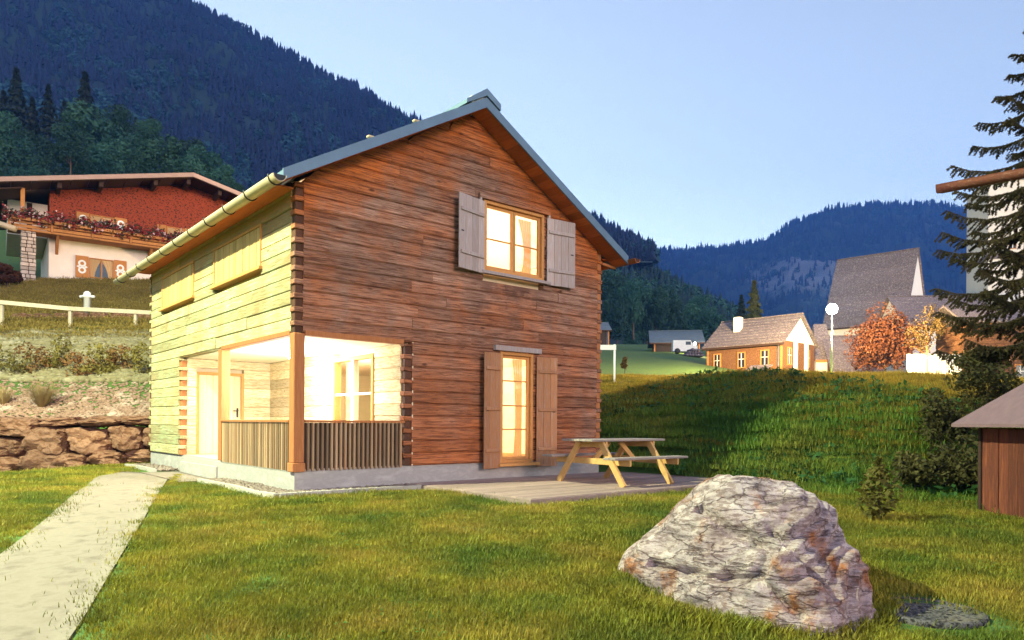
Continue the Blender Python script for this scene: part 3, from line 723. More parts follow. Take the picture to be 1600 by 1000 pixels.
bm = bmesh.new()
for p in hull: bm.verts.new(p)
r = bmesh.ops.convex_hull(bm, input=bm.verts); bmesh.ops.delete(bm, geom=[g for g in r['geom_interior'] if isinstance(g, bmesh.types.BMVert)], context='VERTS')
for _ in range(3):
    bmesh.ops.triangulate(bm, faces=bm.faces[:]); bmesh.ops.subdivide_edges(bm, edges=[e for e in bm.edges if e.calc_length() > .09], cuts=1, use_grid_fill=True)
    bmesh.ops.smooth_vert(bm, verts=bm.verts, factor=.22, use_axis_x=True, use_axis_y=True, use_axis_z=True)
for _ in range(2):
    bmesh.ops.triangulate(bm, faces=bm.faces[:]); bmesh.ops.subdivide_edges(bm, edges=[e for e in bm.edges if e.calc_length() > .022], cuts=1, use_grid_fill=True)
bmesh.ops.triangulate(bm, faces=bm.faces[:]); bm.normal_update()
Rm = Matrix.Rotation(.55, 3, 'Y')
def gauss(d, w): return math.exp(-(d / w) ** 2)
def seg_d(p, a, b):
    a = Vector(a); b = Vector(b); t = max(0, min(1, (p - a).dot(b - a) / (b - a).length_squared)); return (p - a - (b - a) * t).length
cr = [[bp_(1205, 835, 4.75), bp_(1250, 880, 4.6), bp_(1290, 935, 4.5)], [bp_(1195, 870, 4.6), bp_(1185, 910, 4.5), bp_(1240, 960, 4.4)], [bp_(1020, 890, 5.1), bp_(1110, 900, 4.9), bp_(1180, 905, 4.6)], [bp_(1085, 800, 5.2), bp_(1130, 830, 5.0), bp_(1205, 860, 4.7)]]
off = {}
for v in bm.verts:
    p = v.co; q = Rm @ p
    n1 = mnoise.fractal(Vector((q.x * 1.7, q.y * 2, q.z * 4.5)), .9, 2.1, 5) * .032
    st = q.z * 9 + 1.2 * mnoise.noise(p * 2.2); n2 = (abs((st % 1.0) - .5) - .25) * .075 * (.4 + .6 * abs(mnoise.noise(p * 1.3 + Vector((5, 2, 1)))))
    ck = 0
    for c in cr:
        for a, b in zip(c, c[1:]): ck = max(ck, gauss(seg_d(Vector((p.x, 0, p.z)), (a[0], 0, a[2]), (b[0], 0, b[2])) + .02 * mnoise.noise(p * 9), .028) * (p.y < .25))
    n3 = mnoise.noise(p * 2.6 + Vector((1, 8, 3))) * .07
    off[v] = n1 + n2 + n3 - .065 * ck
for v, o in off.items(): v.co += v.normal * o
me = bpy.data.meshes.new('boulder'); bm.to_mesh(me); bm.free(); me.polygons.foreach_set('use_smooth', [False] * len(me.polygons))
b = link('boulder', me, m_boulder); b.location = (BC[0] + .02, BC[1], bz); b.scale = (1.06, 1.05, 1.06); tag(b, 'big wedge shaped pale grey boulder with rusty streaks on the lawn', 'boulder')

# ------------------------------------------------------------------ round shaft cover in the lawn
m_cover = MT('cover_cast', [(.02, .019, .02), (.13, .12, .12), (.015, .015, .016)], freq=26, rough=.9, bump=.7, rnd=0, spec=.1, pos=[.4, .55, .68])
mp_ = gpt(1447, 958); mc = empty('shaft_cover', mp_ + Vector((0, 0, -.008)), .3, 'round dark shaft cover set in the lawn beside the boulder', 'manhole cover')
lathe('rim', [(.30, -.05), (.355, -.05), (.355, .024), (.345, .032), (.305, .032), (.30, .02)], m_cover, mc, 40)
lathe('lid', [(.02, -.02), (.297, -.02), (.297, .014), (.02, .016)], m_cover, mc, 40)
for k in range(42):
    a = k * 2.4; rr = .27 * math.sqrt((k + .5) / 42); x, y = rr * math.cos(a), rr * math.sin(a)
    box('stud', x - .013, x + .013, y - .013, y + .013, .012, .024, m_cover, mc, .003)

# ------------------------------------------------------------------ retaining wall of boulders on the left
m_stone = MT('wall_stone', [(.02, .008, .005), (.11, .045, .022), (.21, .11, .07), (.05, .02, .011)], freq=2.6, detail=10, bump=.9, rnd=.25, warp=1.0, dist=.04)
rw = empty('retaining_wall', (-10.5, 17.4, 0), 0, 'dry laid wall of big brown boulders left of the house', 'wall')
protos = [rockmesh('stone_shape', 20 + k, 4, .48, .26, 1.3, fine=.03) for k in range(6)]
def stone(px0, px1, py0, py1, Y, dy=.45):
    a = at(px0, py1, Y); b = at(px1, py0, Y); c = (a + b) / 2
    me = protos[random.randrange(6)]; o = link('stone', me, m_stone, rw); o.location = c - rw.location
    o.scale = ((b.x - a.x) / 1.93, dy, (b.z - a.z) / 1.96); o.rotation_euler = (random.choice((0, math.pi)) + random.uniform(-.05, .05), random.uniform(-.06, .06), random.choice((0, math.pi)) + random.uniform(-.1, .1))
for r in ((-60, 6, 652, 688), (3, 70, 652, 683), (70, 134, 652, 667), (132, 198, 650, 667), (196, 262, 650, 665), (-70, -5, 686, 716), (-8, 48, 682, 714), (46, 115, 667, 711), (100, 116, 668, 684), (112, 183, 668, 709), (178, 232, 664, 704), (230, 290, 664, 700),
          (-60, 40, 712, 744), (36, 95, 709, 735), (92, 150, 708, 732), (147, 205, 704, 728), (200, 262, 700, 724), (40, 120, 700, 742), (-150, -62, 655, 700), (-160, -66, 700, 748)):
    stone(*r, 17.45 + random.uniform(-.12, .12))
# gravel on the terrace above the wall
def a2():
    x = random.uniform(-14.5, -8.2); y = 17.8 + abs(random.gauss(0, 1.2)); return x, y, hz(x, y) - .005
pebble_bed('gravel_bank', a2, 5200, MT('bank_chips', [(.25, .16, .12), (.17, .10, .07), (.36, .28, .23)], freq=2, rnd=.45, bump=.2), 'bark brown stone chips covering the bank above the boulder wall', (.025, .06))
# pale rubble bank below the fence
def a3():
    x = random.uniform(-17.5, -8.5); y = random.uniform(20.2, 24.7); return x, y, hz(x, y) - .02
pebble_bed('rubble_bank', a3, 4200, MT('bank_rubble', [(.20, .17, .10), (.13, .11, .055), (.28, .25, .17)], freq=2, rnd=.4, bump=.3), 'pale rubble stones on the bank below the fence', (.06, .17))
# low stone edging above the fence
le = empty('stone_edging', (-13, 27, hz(-13, 27)), 0, 'low broken row of reddish stones in the grass above the fence', 'stone row')
for k in range(16):
    x = -18.5 + .72 * k; y = 27.0 + random.uniform(-.15, .15); o = link('stone', protos[k % 6], m_stone, le); o.location = (x + 13, y - 27, hz(x, y) - le.location.z + .1); o.scale = (.38, .25, random.uniform(.13, .22)); o.rotation_euler = (0, 0, random.uniform(-.2, .2))
# fence
m_fw = MT('fence_wood', [(.52, .44, .32), (.42, .34, .24)], scale=(2, 2, 2), freq=4, bump=.3)
fe = empty('fence', (-13, 25, hz(-13, 25)), 0, 'pale wooden rail fence on the bank below the chalet', 'fence')
fps = [(-90, 462, 500), (3, 470, 508), (110, 480, 516), (212, 485, 517), (300, 490, 522), (380, 494, 526)]
tops = []
for (px, pt_, pb_) in fps:
    q = at(px, pt_, 25.2); x, y = q.x, q.y; g = hz(x, y); o = fe.location
    box('post', x - o.x - .05, x - o.x + .05, y - o.y - .05, y - o.y + .05, g - o.z - .2, q.z - o.z, m_fw, fe, .01); tops.append(q - o)
for a, b in zip(tops, tops[1:]): bar('rail', a + Vector((0, -.08, -.06)), b + Vector((0, -.08, -.06)), .05, .14, m_fw, fe)
# hydrant
q = at(136, 492, 27.5); g = hz(q.x, q.y); hy = empty('hydrant', (q.x, q.y, g), 0, 'white capped hydrant post in the grass below the chalet', 'hydrant')
hh = at(136, 455, 27.5).z - g
lathe('stem', [(.10, -.1), (.10, hh * .36), (.07, hh * .38)], m_iron, hy, 12); lathe('body', [(.12, hh * .36), (.12, hh * .74), (.2, hh * .76), (.2, hh * .82), (.13, hh * .85), (.12, hh * .94), (.05, hh)], m_white, hy, 14)
for sx in (-1, 1): tube('outlet', [(sx * .1, 0, hh * .79), (sx * .28, 0, hh * .79)], .055, m_white, hy, 8)

# ------------------------------------------------------------------ street lamp out of frame on the left (lights the side wall and the path)
m_lampm = MT('lamp_pole_metal', [(.22, .22, .21), (.16, .16, .16)], freq=4, rough=.5, metal=.5, bump=.05)
m_lampg = GLOW('street_lamp_glass', (1, .86, .5), 30)
def street_lamp(x, y, h, arm, power, label, col, ang=150):
    g = hz(x, y); e = empty('street_lamp', (x, y, g), 0, label, 'street lamp'); a = Vector((arm[0], arm[1], 0))
    tube('pole', [(0, 0, -.3), (0, 0, h * .5), (0, 0, h - .25)], [.075, .06, .045], m_lampm, e, 12)
    tube('arm', [(0, 0, h - .3), a * .4 + Vector((0, 0, h)), a + Vector((0, 0, h + .06))], .03, m_lampm, e, 8)
    lathe('hood', [(.06, .16), (.16, .12), (.24, .02), (.25, -.02), (.23, -.02), (.05, .10)], m_lampm, e, 20, (a.x, a.y, h))
    lathe('bulb_glass', [(.02, -.09), (.10, -.06), (.14, 0), (.10, .05), (.02, .07)], m_lampg, e, 16, (a.x, a.y, h - .03))
    ld = bpy.data.lights.new('light', 'SPOT'); ld.energy = power; ld.color = col; ld.spot_size = math.radians(ang); ld.spot_blend = .25; ld.shadow_soft_size = .13
    lo = bpy.data.objects.new('light', ld); COL.objects.link(lo); lo.parent = e; lo.location = (a.x, a.y, h - .16)
    return e
street_lamp(-12.4, 5.7, 12.4, (.9, .3), 9000, 'street lamp left of the path that lights the side wall', (.90, 1.0, .58), 165)
# ------------------------------------------------------------------ foliage kit
def leafquads(C, N, size, rng, aspect=1.6):
    """quads with centres C and rough normals N"""
    n = len(C); N = N + rng.normal(0, .6, (n, 3)); N /= np.linalg.norm(N, axis=1, keepdims=True) + 1e-9
    T = np.cross(N, rng.normal(0, 1, (n, 3))); T /= np.linalg.norm(T, axis=1, keepdims=True) + 1e-9; B = np.cross(N, T)
    s = (size * rng.uniform(.6, 1.4, n))[:, None]; T = T * s * aspect * .5; B = B * s * .5
    V = np.stack([C - T, C - B * .9 - T * .1, C + T, C + B * .9 + T * .1], 1).reshape(-1, 3)
    return V, np.arange(4 * n).reshape(-1, 4)
def crown(name, seed, R, n, leaf, clumps=14, gap=.55):
    rng = np.random.default_rng(seed); R = np.array(R)
    d = rng.normal(0, 1, (clumps, 3)); d /= np.linalg.norm(d, axis=1, keepdims=True); cc = d * rng.uniform(.35, .85, (clumps, 1))
    rr = rng.uniform(.25, .45, clumps); k = rng.integers(0, clumps, n)
    e = rng.normal(0, 1, (n, 3)); e /= np.linalg.norm(e, axis=1, keepdims=True); e *= rng.uniform(gap, 1.05, (n, 1)) ** .7
    P = (cc[k] + e * rr[k][:, None]) * R; V, Fc = leafquads(P, e, np.full(n, leaf), rng)
    return npmesh(name, V, Fc, 4)
def trunkmesh(name, h, r, seed, limbs=6, spread=.5, top=.7):
    random.seed(seed); V, Fc = tubev([(0, 0, -.2), (0.02 * h * random.uniform(-1, 1), 0, h * .4), (0.04 * h * random.uniform(-1, 1), .03 * h * random.uniform(-1, 1), h * top)], [r, r * .7, r * .3], 7)
    for k in range(limbs):
        a = 6.28 * k / limbs + random.uniform(-.4, .4); z = h * random.uniform(.32, top * .85); L = h * spread * random.uniform(.5, .9)
        v, f = tubev([(0, 0, z), (L * .5 * math.cos(a), L * .5 * math.sin(a), z + L * .35), (L * math.cos(a), L * math.sin(a), z + L * .75)], [r * .4, r * .25, r * .08], 5, True, len(V)); V += v; Fc += f
    me = bpy.data.meshes.new(name); me.from_pydata([tuple(v) for v in V], [], Fc); return me
def leafmat(name, c1, c2, trans=.25, rnd=.25, freq=.6):
    return MT(name, [c1, c2], freq=freq, rough=.75, bump=0, rnd=rnd, trans=trans, detail=3)
m_bark = MT('bark', [(.10, .07, .05), (.06, .04, .03)], scale=(3, 3, 1), freq=6, bump=.5)
m_leafg = leafmat('dusk_leaves', (.012, .055, .045), (.035, .095, .06), rnd=.45)
m_conif = leafmat('dark_conifer', (.006, .020, .022), (.012, .038, .036), .1, rnd=.5)
m_needle = leafmat('spruce_needles', (.035, .032, .012), (.09, .062, .022), .15, freq=3)
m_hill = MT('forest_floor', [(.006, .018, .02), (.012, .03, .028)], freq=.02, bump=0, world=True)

# ------------------------------------------------------------------ mountains with forest
def catmull(pts, n):
    pts = np.array(pts, float); x = np.linspace(pts[0, 0], pts[-1, 0], n); return x, np.interp(x, pts[:, 0], pts[:, 1])
def mountain(name, ridge, Yr, Yb, zb, mat, nx=160, ny=60, rough=.05, seed=1, back=1.5, curve=1.0):
    """slope from a ridge (given by the directions in which it is seen) at distance Yr down to distance Yb"""
    px, py = catmull(ridge, nx); off = seed * 13.7; V = np.zeros((ny + 1, nx, 3))
    for i_ in range(nx):
        yr = Yr if not hasattr(Yr, '__call__') else Yr(px[i_])
        r = at(px[i_], py[i_], yr)
        for j in range(ny + 1):
            f = j / (ny - 1) if j < ny else None
            if f is None: V[j, i_] = (r.x * back, yr * back, -20); continue
            y = Yb + (yr - Yb) * f; x = r.x * (.35 + .65 * f) if False else r.x * y / yr
            z = zb + (r.z - zb) * f ** curve
            nz = mnoise.fractal(Vector((x / 160 + off, y / 160, off)), 1.0, 2.1, 5) * (r.z - zb) * rough * math.sin(math.pi * min(1, f * .98)) * 1.6
            V[j, i_] = (x, y, z + nz)
    j, i_ = np.meshgrid(np.arange(ny), np.arange(nx - 1), indexing='ij'); q = (j * nx + i_).ravel()
    me = npmesh(name, V.reshape(-1, 3), np.stack([q, q + 1, q + nx + 1, q + nx], -1), 4); me.polygons.foreach_set('use_smooth', [True] * len(me.polygons))
    tag(link(name, me, mat), kind='structure'); return V[:ny]
def conifer_unit(seed, tiers=4, k=6):
    rng = np.random.default_rng(seed); V = []; Fc = []
    for t in range(tiers):
        z0 = .08 + .78 * t / tiers; z1 = min(1, z0 + .42); r = .20 * (1 - t / tiers * .8)
        o = len(V); V.append((0, 0, z1))
        for i_ in range(k): a = 6.283 * i_ / k + t; rr = r * rng.uniform(.6, 1.25); V.append((rr * math.cos(a), rr * math.sin(a), z0 + rng.uniform(-.04, .04)))
        for i_ in range(k): Fc.append((o, o + 1 + i_, o + 1 + (i_ + 1) % k))
    return np.array(V), np.array(Fc)
def round_unit(seed, n=110):
    rng = np.random.default_rng(seed); d = rng.normal(0, 1, (n, 3)); d /= np.linalg.norm(d, axis=1, keepdims=True); P = d * np.array([.36, .36, .42]) * rng.uniform(.7, 1.05, (n, 1)) + np.array([0, 0, .52])
    V, Fc = leafquads(P, d, np.full(n, .14), rng, 1.2)
    return V, np.concatenate([Fc[:, [0, 1, 2]], Fc[:, [0, 2, 3]]])
CU = [conifer_unit(k) for k in range(5)]; RU_ = [round_unit(50 + k) for k in range(5)]
def forest(name, slope, n, size, mats, label, fmin=0., fmax=1., pround=.2, seed=3, ridge_extra=0, aspect=1.0, keep=None):
    rng = np.random.default_rng(seed); ny, nx, _ = slope.shape; outs = [[[], [], 0], [[], [], 0]]
    for k in range(n + ridge_extra):
        fi = rng.uniform(0, nx - 1.001); fj = rng.uniform(fmin, fmax) * (ny - 1.001) if k < n else (ny - 1.001) * rng.uniform(.985, 1)
        i_, j = int(fi), int(fj); a, b = fi - i_, fj - j
        p = slope[j, i_] * (1 - a) * (1 - b) + slope[j, i_ + 1] * a * (1 - b) + slope[j + 1, i_] * (1 - a) * b + slope[j + 1, i_ + 1] * a * b
        if keep is not None and not keep(p, fj / ny, rng): continue
        cl = mnoise.noise(Vector((p[0] / 90, p[1] / 90, 3.3))); rd = rng.random() < (pround(fj / (ny - 1)) if callable(pround) else pround) * (2.6 if cl > .15 else .35) and k < n
        U = (RU_ if rd else CU)[rng.integers(0, 5)]; h = size * rng.uniform(.55, 1.35) * (1.15 if mnoise.noise(Vector((p[0] / 60, p[1] / 60, 9.1))) > 0 else .85) * (.8 if rd else 1); t = rng.uniform(0, 6.28); w = h * aspect * (1.25 if rd else rng.uniform(.85, 1.2))
        v = U[0]; x = v[:, 0] * math.cos(t) - v[:, 1] * math.sin(t); y = v[:, 0] * math.sin(t) + v[:, 1] * math.cos(t)
        o = outs[1 if rd else 0]; o[0].append(np.stack([x * w, y * w, v[:, 2] * h - h * .06], 1) + p); o[1].append(U[1] + o[2]); o[2] += len(v)
    V = []; Fc = []; mi = []; c = 0
    for q in (0, 1):
        if outs[q][0]:
            v = np.concatenate(outs[q][0]); f = np.concatenate(outs[q][1]) + c; V.append(v); Fc.append(f); mi.append(np.full(len(f), q)); c += len(v)
    me = npmesh(name, np.concatenate(V), np.concatenate(Fc), 3)
    for m in mats: me.materials.append(m)
    me.polygons.foreach_set('material_index', np.concatenate(mi).astype(np.int32))
    return tag(link(name, me), label, 'forest', kind='stuff')
def farleaf(name, c1, c2, sc):
    return MT(name, [c1, c2], freq=sc, rough=.9, bump=0, rnd=0, world=True, detail=4)
m_fc1 = farleaf('haze_tinted_conifer', (.002, .006, .020), (.009, .017, .048), .045); m_fr1 = farleaf('forest_leaf', (.008, .035, .050), (.022, .07, .085), .045)  # conifer colour also carries the blue of the distant haze
big = mountain('mountain', [(-700, -412), (0, -157), (292, 4), (412, 69), (512, 119), (592, 159), (647, 189), (752, 247), (900, 335), (1020, 405)], 1250, 480, 110, m_hill, 200, 80, .06, 1, curve=1.0)
forest('mountain_forest', big, 26000, 15, [m_fc1, m_fr1], 'dark conifer forest tinted haze blue covering the tall mountain behind the house', .05, 1, lambda f: .30 if f < .2 else .12, 3, 500)
def rock_hill():
    m, t, n, l, b = nt('rocky_forest_floor'); ge = n.new('ShaderNodeNewGeometry'); c = at(1255, 440, 2100); vm = n.new('ShaderNodeVectorMath'); vm.operation = 'SUBTRACT'; vm.inputs[1].default_value = c; l.new(ge.outputs['Position'], vm.inputs[0])
    sc = n.new('ShaderNodeVectorMath'); sc.operation = 'MULTIPLY'; sc.inputs[1].default_value = (1 / 190, 1 / 420, 1 / 190); l.new(vm.outputs[0], sc.inputs[0]); ln = n.new('ShaderNodeVectorMath'); ln.operation = 'LENGTH'; l.new(sc.outputs[0], ln.inputs[0])
    mp = n.new('ShaderNodeMapping'); mp.inputs['Scale'].default_value = (1, .4, .5); l.new(ge.outputs['Position'], mp.inputs[0])
    no = n.new('ShaderNodeTexNoise'); no.inputs['Scale'].default_value = .03; no.inputs['Detail'].default_value = 9; no.inputs['Roughness'].default_value = .7; l.new(mp.outputs[0], no.inputs[0])
    ad = n.new('ShaderNodeMath'); ad.operation = 'MULTIPLY_ADD'; ad.inputs[1].default_value = 2.2; l.new(no.outputs[0], ad.inputs[0]); ng = n.new('ShaderNodeMath'); ng.operation = 'MULTIPLY'; ng.inputs[1].default_value = -1; l.new(ln.outputs['Value'], ng.inputs[0]); l.new(ng.outputs[0], ad.inputs[2])
    r = ramp(n, [(.008, .02, .022), (.13, .13, .15)], [.2, .6]); l.new(ad.outputs[0], r.inputs[0]); l.new(r.outputs[0], b.inputs['Base Color']); b.inputs['Roughness'].default_value = .95; return m
ROCKC = at(1255, 440, 2100)
def not_rock(p, f, rng):
    d = math.sqrt(((p[0] - ROCKC.x) / 190) ** 2 + ((p[1] - ROCKC.y) / 420) ** 2 + ((p[2] - ROCKC.z) / 190) ** 2); return rng.random() < max(.16, min(1, d - .1))
farm = mountain('far_mountain', [(850, 425), (985, 398), (1040, 394), (1100, 388), (1150, 384), (1205, 376), (1235, 352), (1270, 338), (1305, 325), (1360, 322), (1440, 319), (1520, 328), (1620, 338), (1900, 345)], 2700, 1400, 60, rock_hill(), 180, 70, .05, 5)
forest('far_forest', farm, 16000, 21, [m_fc1, m_fr1], 'conifer forest tinted haze blue on the distant ridge across the valley', .02, 1, .08, 5, 420, keep=not_rock)
mid = mountain('wooded_hill', [(560, 330), (800, 375), (943, 402), (985, 412), (1040, 440), (1090, 463), (1140, 488), (1190, 520), (1240, 560)], 800, 270, 27, m_hill, 90, 40, .06, 8)
forest('hill_wood', mid, 3000, 13, [farleaf('hill_conifer', (.004, .014, .014), (.014, .04, .032), .1), farleaf('hill_leaf', (.008, .04, .025), (.035, .10, .055), .1)], 'dark mixed wood on the low hill right of the house', .12, 1, lambda f: .75 if f < .55 else .1, 9, 120)
# individual leafy trees on the slopes
trees = [crown('crown_shape', 100 + k, (1, 1, 1.05), 5200, .07, 26) for k in range(4)]
trk = [trunkmesh('trunk_shape', 1.6, .05, 200 + k, 6, .45) for k in range(2)]
def leaf_tree(px, py, w, Y, label, group=None, hfac=1.1, mat=m_leafg, kinds=None):
    """px,py centre of the crown, w its width in the view"""
    c = at(px, py, Y); r = w * Y / F / 2; k = random.randrange(4); zb = c.z - r * hfac * 1.6
    e = empty('tree', (c.x, c.y, zb), random.uniform(0, 6), label, 'tree', group)
    o = link('crown', trees[k], None, e, (0, 0, c.z - zb)); o.scale = (r, r, r * hfac)
    if len(trees[k].materials) == 0: trees[k].materials.append(mat)
    if mat is not trees[k].materials[0]: o.material_slots[0].link = 'OBJECT'; o.material_slots[0].material = mat
    t = link('trunk', trk[k % 2], m_bark, e); t.scale = (r, r, r * hfac * 1.05); return e
random.seed(11)
for px, py, w in [(10, 215, 62), (60, 240, 60), (20, 265, 70), (110, 225, 52), (150, 222, 90), (95, 262, 64), (170, 262, 72), (215, 240, 64), (250, 255, 72), (205, 275, 60), (290, 255, 66), (325, 262, 58), (300, 285, 60), (350, 285, 46), (365, 300, 40), (270, 285, 50), (45, 290, 60), (130, 285, 60), (190, 195, 48), (235, 208, 44)]:
    leaf_tree(px, py + 4, w * 1.12, 150 + random.uniform(-18, 18), 'leafy green tree on the slope just above the chalet roof', 'leafy trees above the chalet')
for px, py, w in [(955, 455, 60), (990, 470, 55), (1025, 480, 56), (965, 492, 60), (1010, 505, 56), (1050, 500, 50), (1080, 505, 46), (1115, 505, 44), (1045, 470, 42), (950, 510, 46), (1090, 482, 36), (990, 520, 46)]:
    leaf_tree(px, py, w * 1.1, 240 + random.uniform(-15, 15), 'dark leafy tree on the low hill between the log house and the barn', 'leafy trees on the low hill')
m_dark = leafmat('dark_spruce_leaves', (.004, .012, .012), (.010, .022, .020), .1)
def spruce_far(px, pyt, pyb, Y, label, group=None, mat=m_dark):
    b = at(px, pyb, Y); t = at(px, pyt, Y); h = t.z - b.z; e = empty('spruce_tree', b, random.uniform(0, 6), label, 'tree', group)
    rng = np.random.default_rng(int(px)); n = 1600; f = rng.uniform(.05, 1, n) ** .8; a = rng.uniform(0, 6.28, n); r = (1 - f) * .33 * h * (.65 + .35 * np.sin(f * 46 + a)) * rng.uniform(.3, 1.05, n)
    P = np.stack([r * np.cos(a), r * np.sin(a), f * h - r * .25], 1); Nn = np.stack([np.cos(a), np.sin(a), np.full(n, .5)], 1); V, Fc = leafquads(P, Nn, np.full(n, h * .045), rng, 2)
    link('crown', npmesh('crown', V, Fc, 4), mat, e); tube('trunk', [(0, 0, -1), (0, 0, h * .95)], [h * .018, h * .003], m_bark, e, 6)
for px, t, b in [(132, 108, 205), (25, 75, 195), (75, 100, 200), (180, 130, 205), (212, 150, 210), (235, 150, 225), (50, 120, 215), (155, 140, 210), (5, 110, 215), (100, 125, 210)]:
    spruce_far(px, t + (6 if px == 132 else 34), b + 15, 185, 'dark spruce among the trees above the chalet roof', 'dark spruces above the chalet')
# ------------------------------------------------------------------ chalet on the left
CA = .627; CO = Vector((-26.1, 40.0, 8.75)); cc_, cs_ = math.cos(CA), math.sin(CA)
ch = empty('chalet', CO, CA, 'chalet with white ground floor, red shingled upper floor and flowered balcony', 'house')
def ca(px, d=0):
    """distance along the chalet front seen at column px, d metres in front"""
    k = (px - 800) / F; ox = CO.x + d * cs_; oy = CO.y - d * cc_
    return (k * oy - ox) / (cc_ - k * cs_)
def cz(px, py, d=0): a = ca(px, d); Y = CO.y - d * cc_ + a * cs_; return at(px, py, Y).z - CO.z
m_stucco = MT('white_stucco', [(.66, .58, .50), (.58, .50, .42)], freq=2, bump=.1)
m_shing = MT('red_shingles', [(.05, .012, .008), (.30, .05, .018), (.20, .03, .012)], scale=(3, 3, 4), freq=3, detail=10, bump=.8, rnd=0, pos=[.42, .5, .6], dist=.06)
m_dkwood = MT('dark_eave_wood', [(.055, .026, .018), (.03, .015, .012)], scale=(6, 1, 6), freq=3, bump=.3)
m_orwood = MT('orange_trim_wood', [(.46, .20, .06), (.36, .14, .04)], scale=(2, 2, 2), freq=4, bump=.2)
m_dkglass = MT('dark_pane', [(.012, .014, .02), (.02, .024, .035)], freq=2, rough=.08, bump=0, spec=.6)
m_rooft = MT('chalet_roof', [(.20, .15, .14), (.14, .10, .10)], freq=4, bump=.2)
zb = cz(120, 372)
m_pst0 = MT('pale_bargeboard', [(.46, .30, .24), (.38, .24, .19)], scale=(.6, 3, 3), freq=4, bump=.2)
box('ground_floor_wall', 0, 14, 0, 9, -2, zb, m_stucco, ch, 0)
apx = ca(290); ez = cz(75, 300) + .1; az = ez + .235 * apx
prism('upper_wall', [(.02, .03, zb), (13.9, .03, zb), (13.9, .03, ez + .1), (apx, .03, az + .05), (.02, .03, ez)], (0, 8.8, 0), m_shing, ch)
# roof with wide eaves
RO = 1.7
for s, a1_ in ((1, -3.6), (-1, 14 + 2.2)):
    z1 = az - .235 * abs(a1_ - apx); t0 = .12
    prism('roof_sheet', [(apx, -RO, az + t0), (a1_, -RO, z1 + t0), (a1_, -RO, z1 + t0 + .2), (apx, -RO, az + t0 + .2)], (0, 12, 0), m_rooft, ch)
    prism('bargeboard', [(apx, -RO - .05, az + t0 - .03), (a1_, -RO - .05, z1 + t0 - .03), (a1_, -RO - .05, z1 + t0 + .22), (apx, -RO - .05, az + t0 + .22)], (0, .045, 0), m_pst0, ch)
    n = 12
    for k in range(n):
        p = apx + (a1_ - apx) * k / n; q = apx + (a1_ - apx) * ((k + 1) / n - .004); zp = az - .235 * abs(p - apx); zq = az - .235 * abs(q - apx)
        prism('soffit_board', [(p, -RO + .02, zp + .10), (q, -RO + .02, zq + .10), (q, -RO + .02, zq + .05), (p, -RO + .02, zp + .05)], (0, RO - .02, 0), m_dkwood, ch)
for a in (.4, 2.4, apx - 2.0, apx - .2, apx + 1.6): z = az - .235 * abs(a - apx); box('purlin', a - .11, a + .11, -RO + .3, .02, z - .26, z + .04, m_dkwood, ch, .02)
# side bay and post at the left of the upper floor
box('bay_wall', -1.9, -.02, 1.2, 8, zb, ez - .55, m_stucco, ch, 0); box('post', -1.35, -1.15, -.95, -.75, zb + .3, ez - .35, m_orwood, ch, .02)
box('bay_board', -1.0, -.75, 1.12, 1.19, zb, ez - .6, m_dkwood, ch, 0)
prism('eave_boarding', [(-3.3, -1.2, ez - .95), (-1.3, -1.2, ez - .45), (-1.3, -1.2, ez - .38), (-3.3, -1.2, ez - .88)], (0, 7, 0), m_dkwood, ch)
# chimney
box('chimney', ca(338) - .4, ca(338) + .6, 2.2, 3.2, ez, az + .9, m_stucco, ch, .02)
# balcony
bal = [-1.9, 13.5]; bz0 = zb - .10; bz1 = zb + .32
box('balcony_floor', bal[0], bal[1], -1.15, -.01, bz0 - .12, bz0, m_orwood, ch, .02)
for k in range(8):
    a0 = bal[0] + (bal[1] - bal[0]) * k / 8; a1_ = bal[0] + (bal[1] - bal[0]) * (k + 1) / 8
    box('balcony_board', a0 + .12, a1_ - .02, -1.19, -1.14, bz0 + .02, bz0 + .19, m_orwood, ch, .01); box('balcony_board', a0 + .12, a1_ - .02, -1.19, -1.14, bz0 + .24, bz1 + .12, m_orwood, ch, .01)
    box('balcony_post', a0, a0 + .11, -1.21, -1.12, bz0 - .05, bz1 + .3, m_orwood, ch, .01)
    for j in range(2): box('flower_box', a0 + .15 + j * .92, a0 + .15 + j * .92 + .86, -1.42, -1.215, bz1 - .05, bz1 + .12, m_orwood, ch, .01)
for a in (.3, 5, 9): prism('bracket', [(a, -.02, bz0 - .13), (a, -1.0, bz0 - .13), (a, -.02, bz0 - 1.0)], (.14, 0, 0), m_orwood, ch)
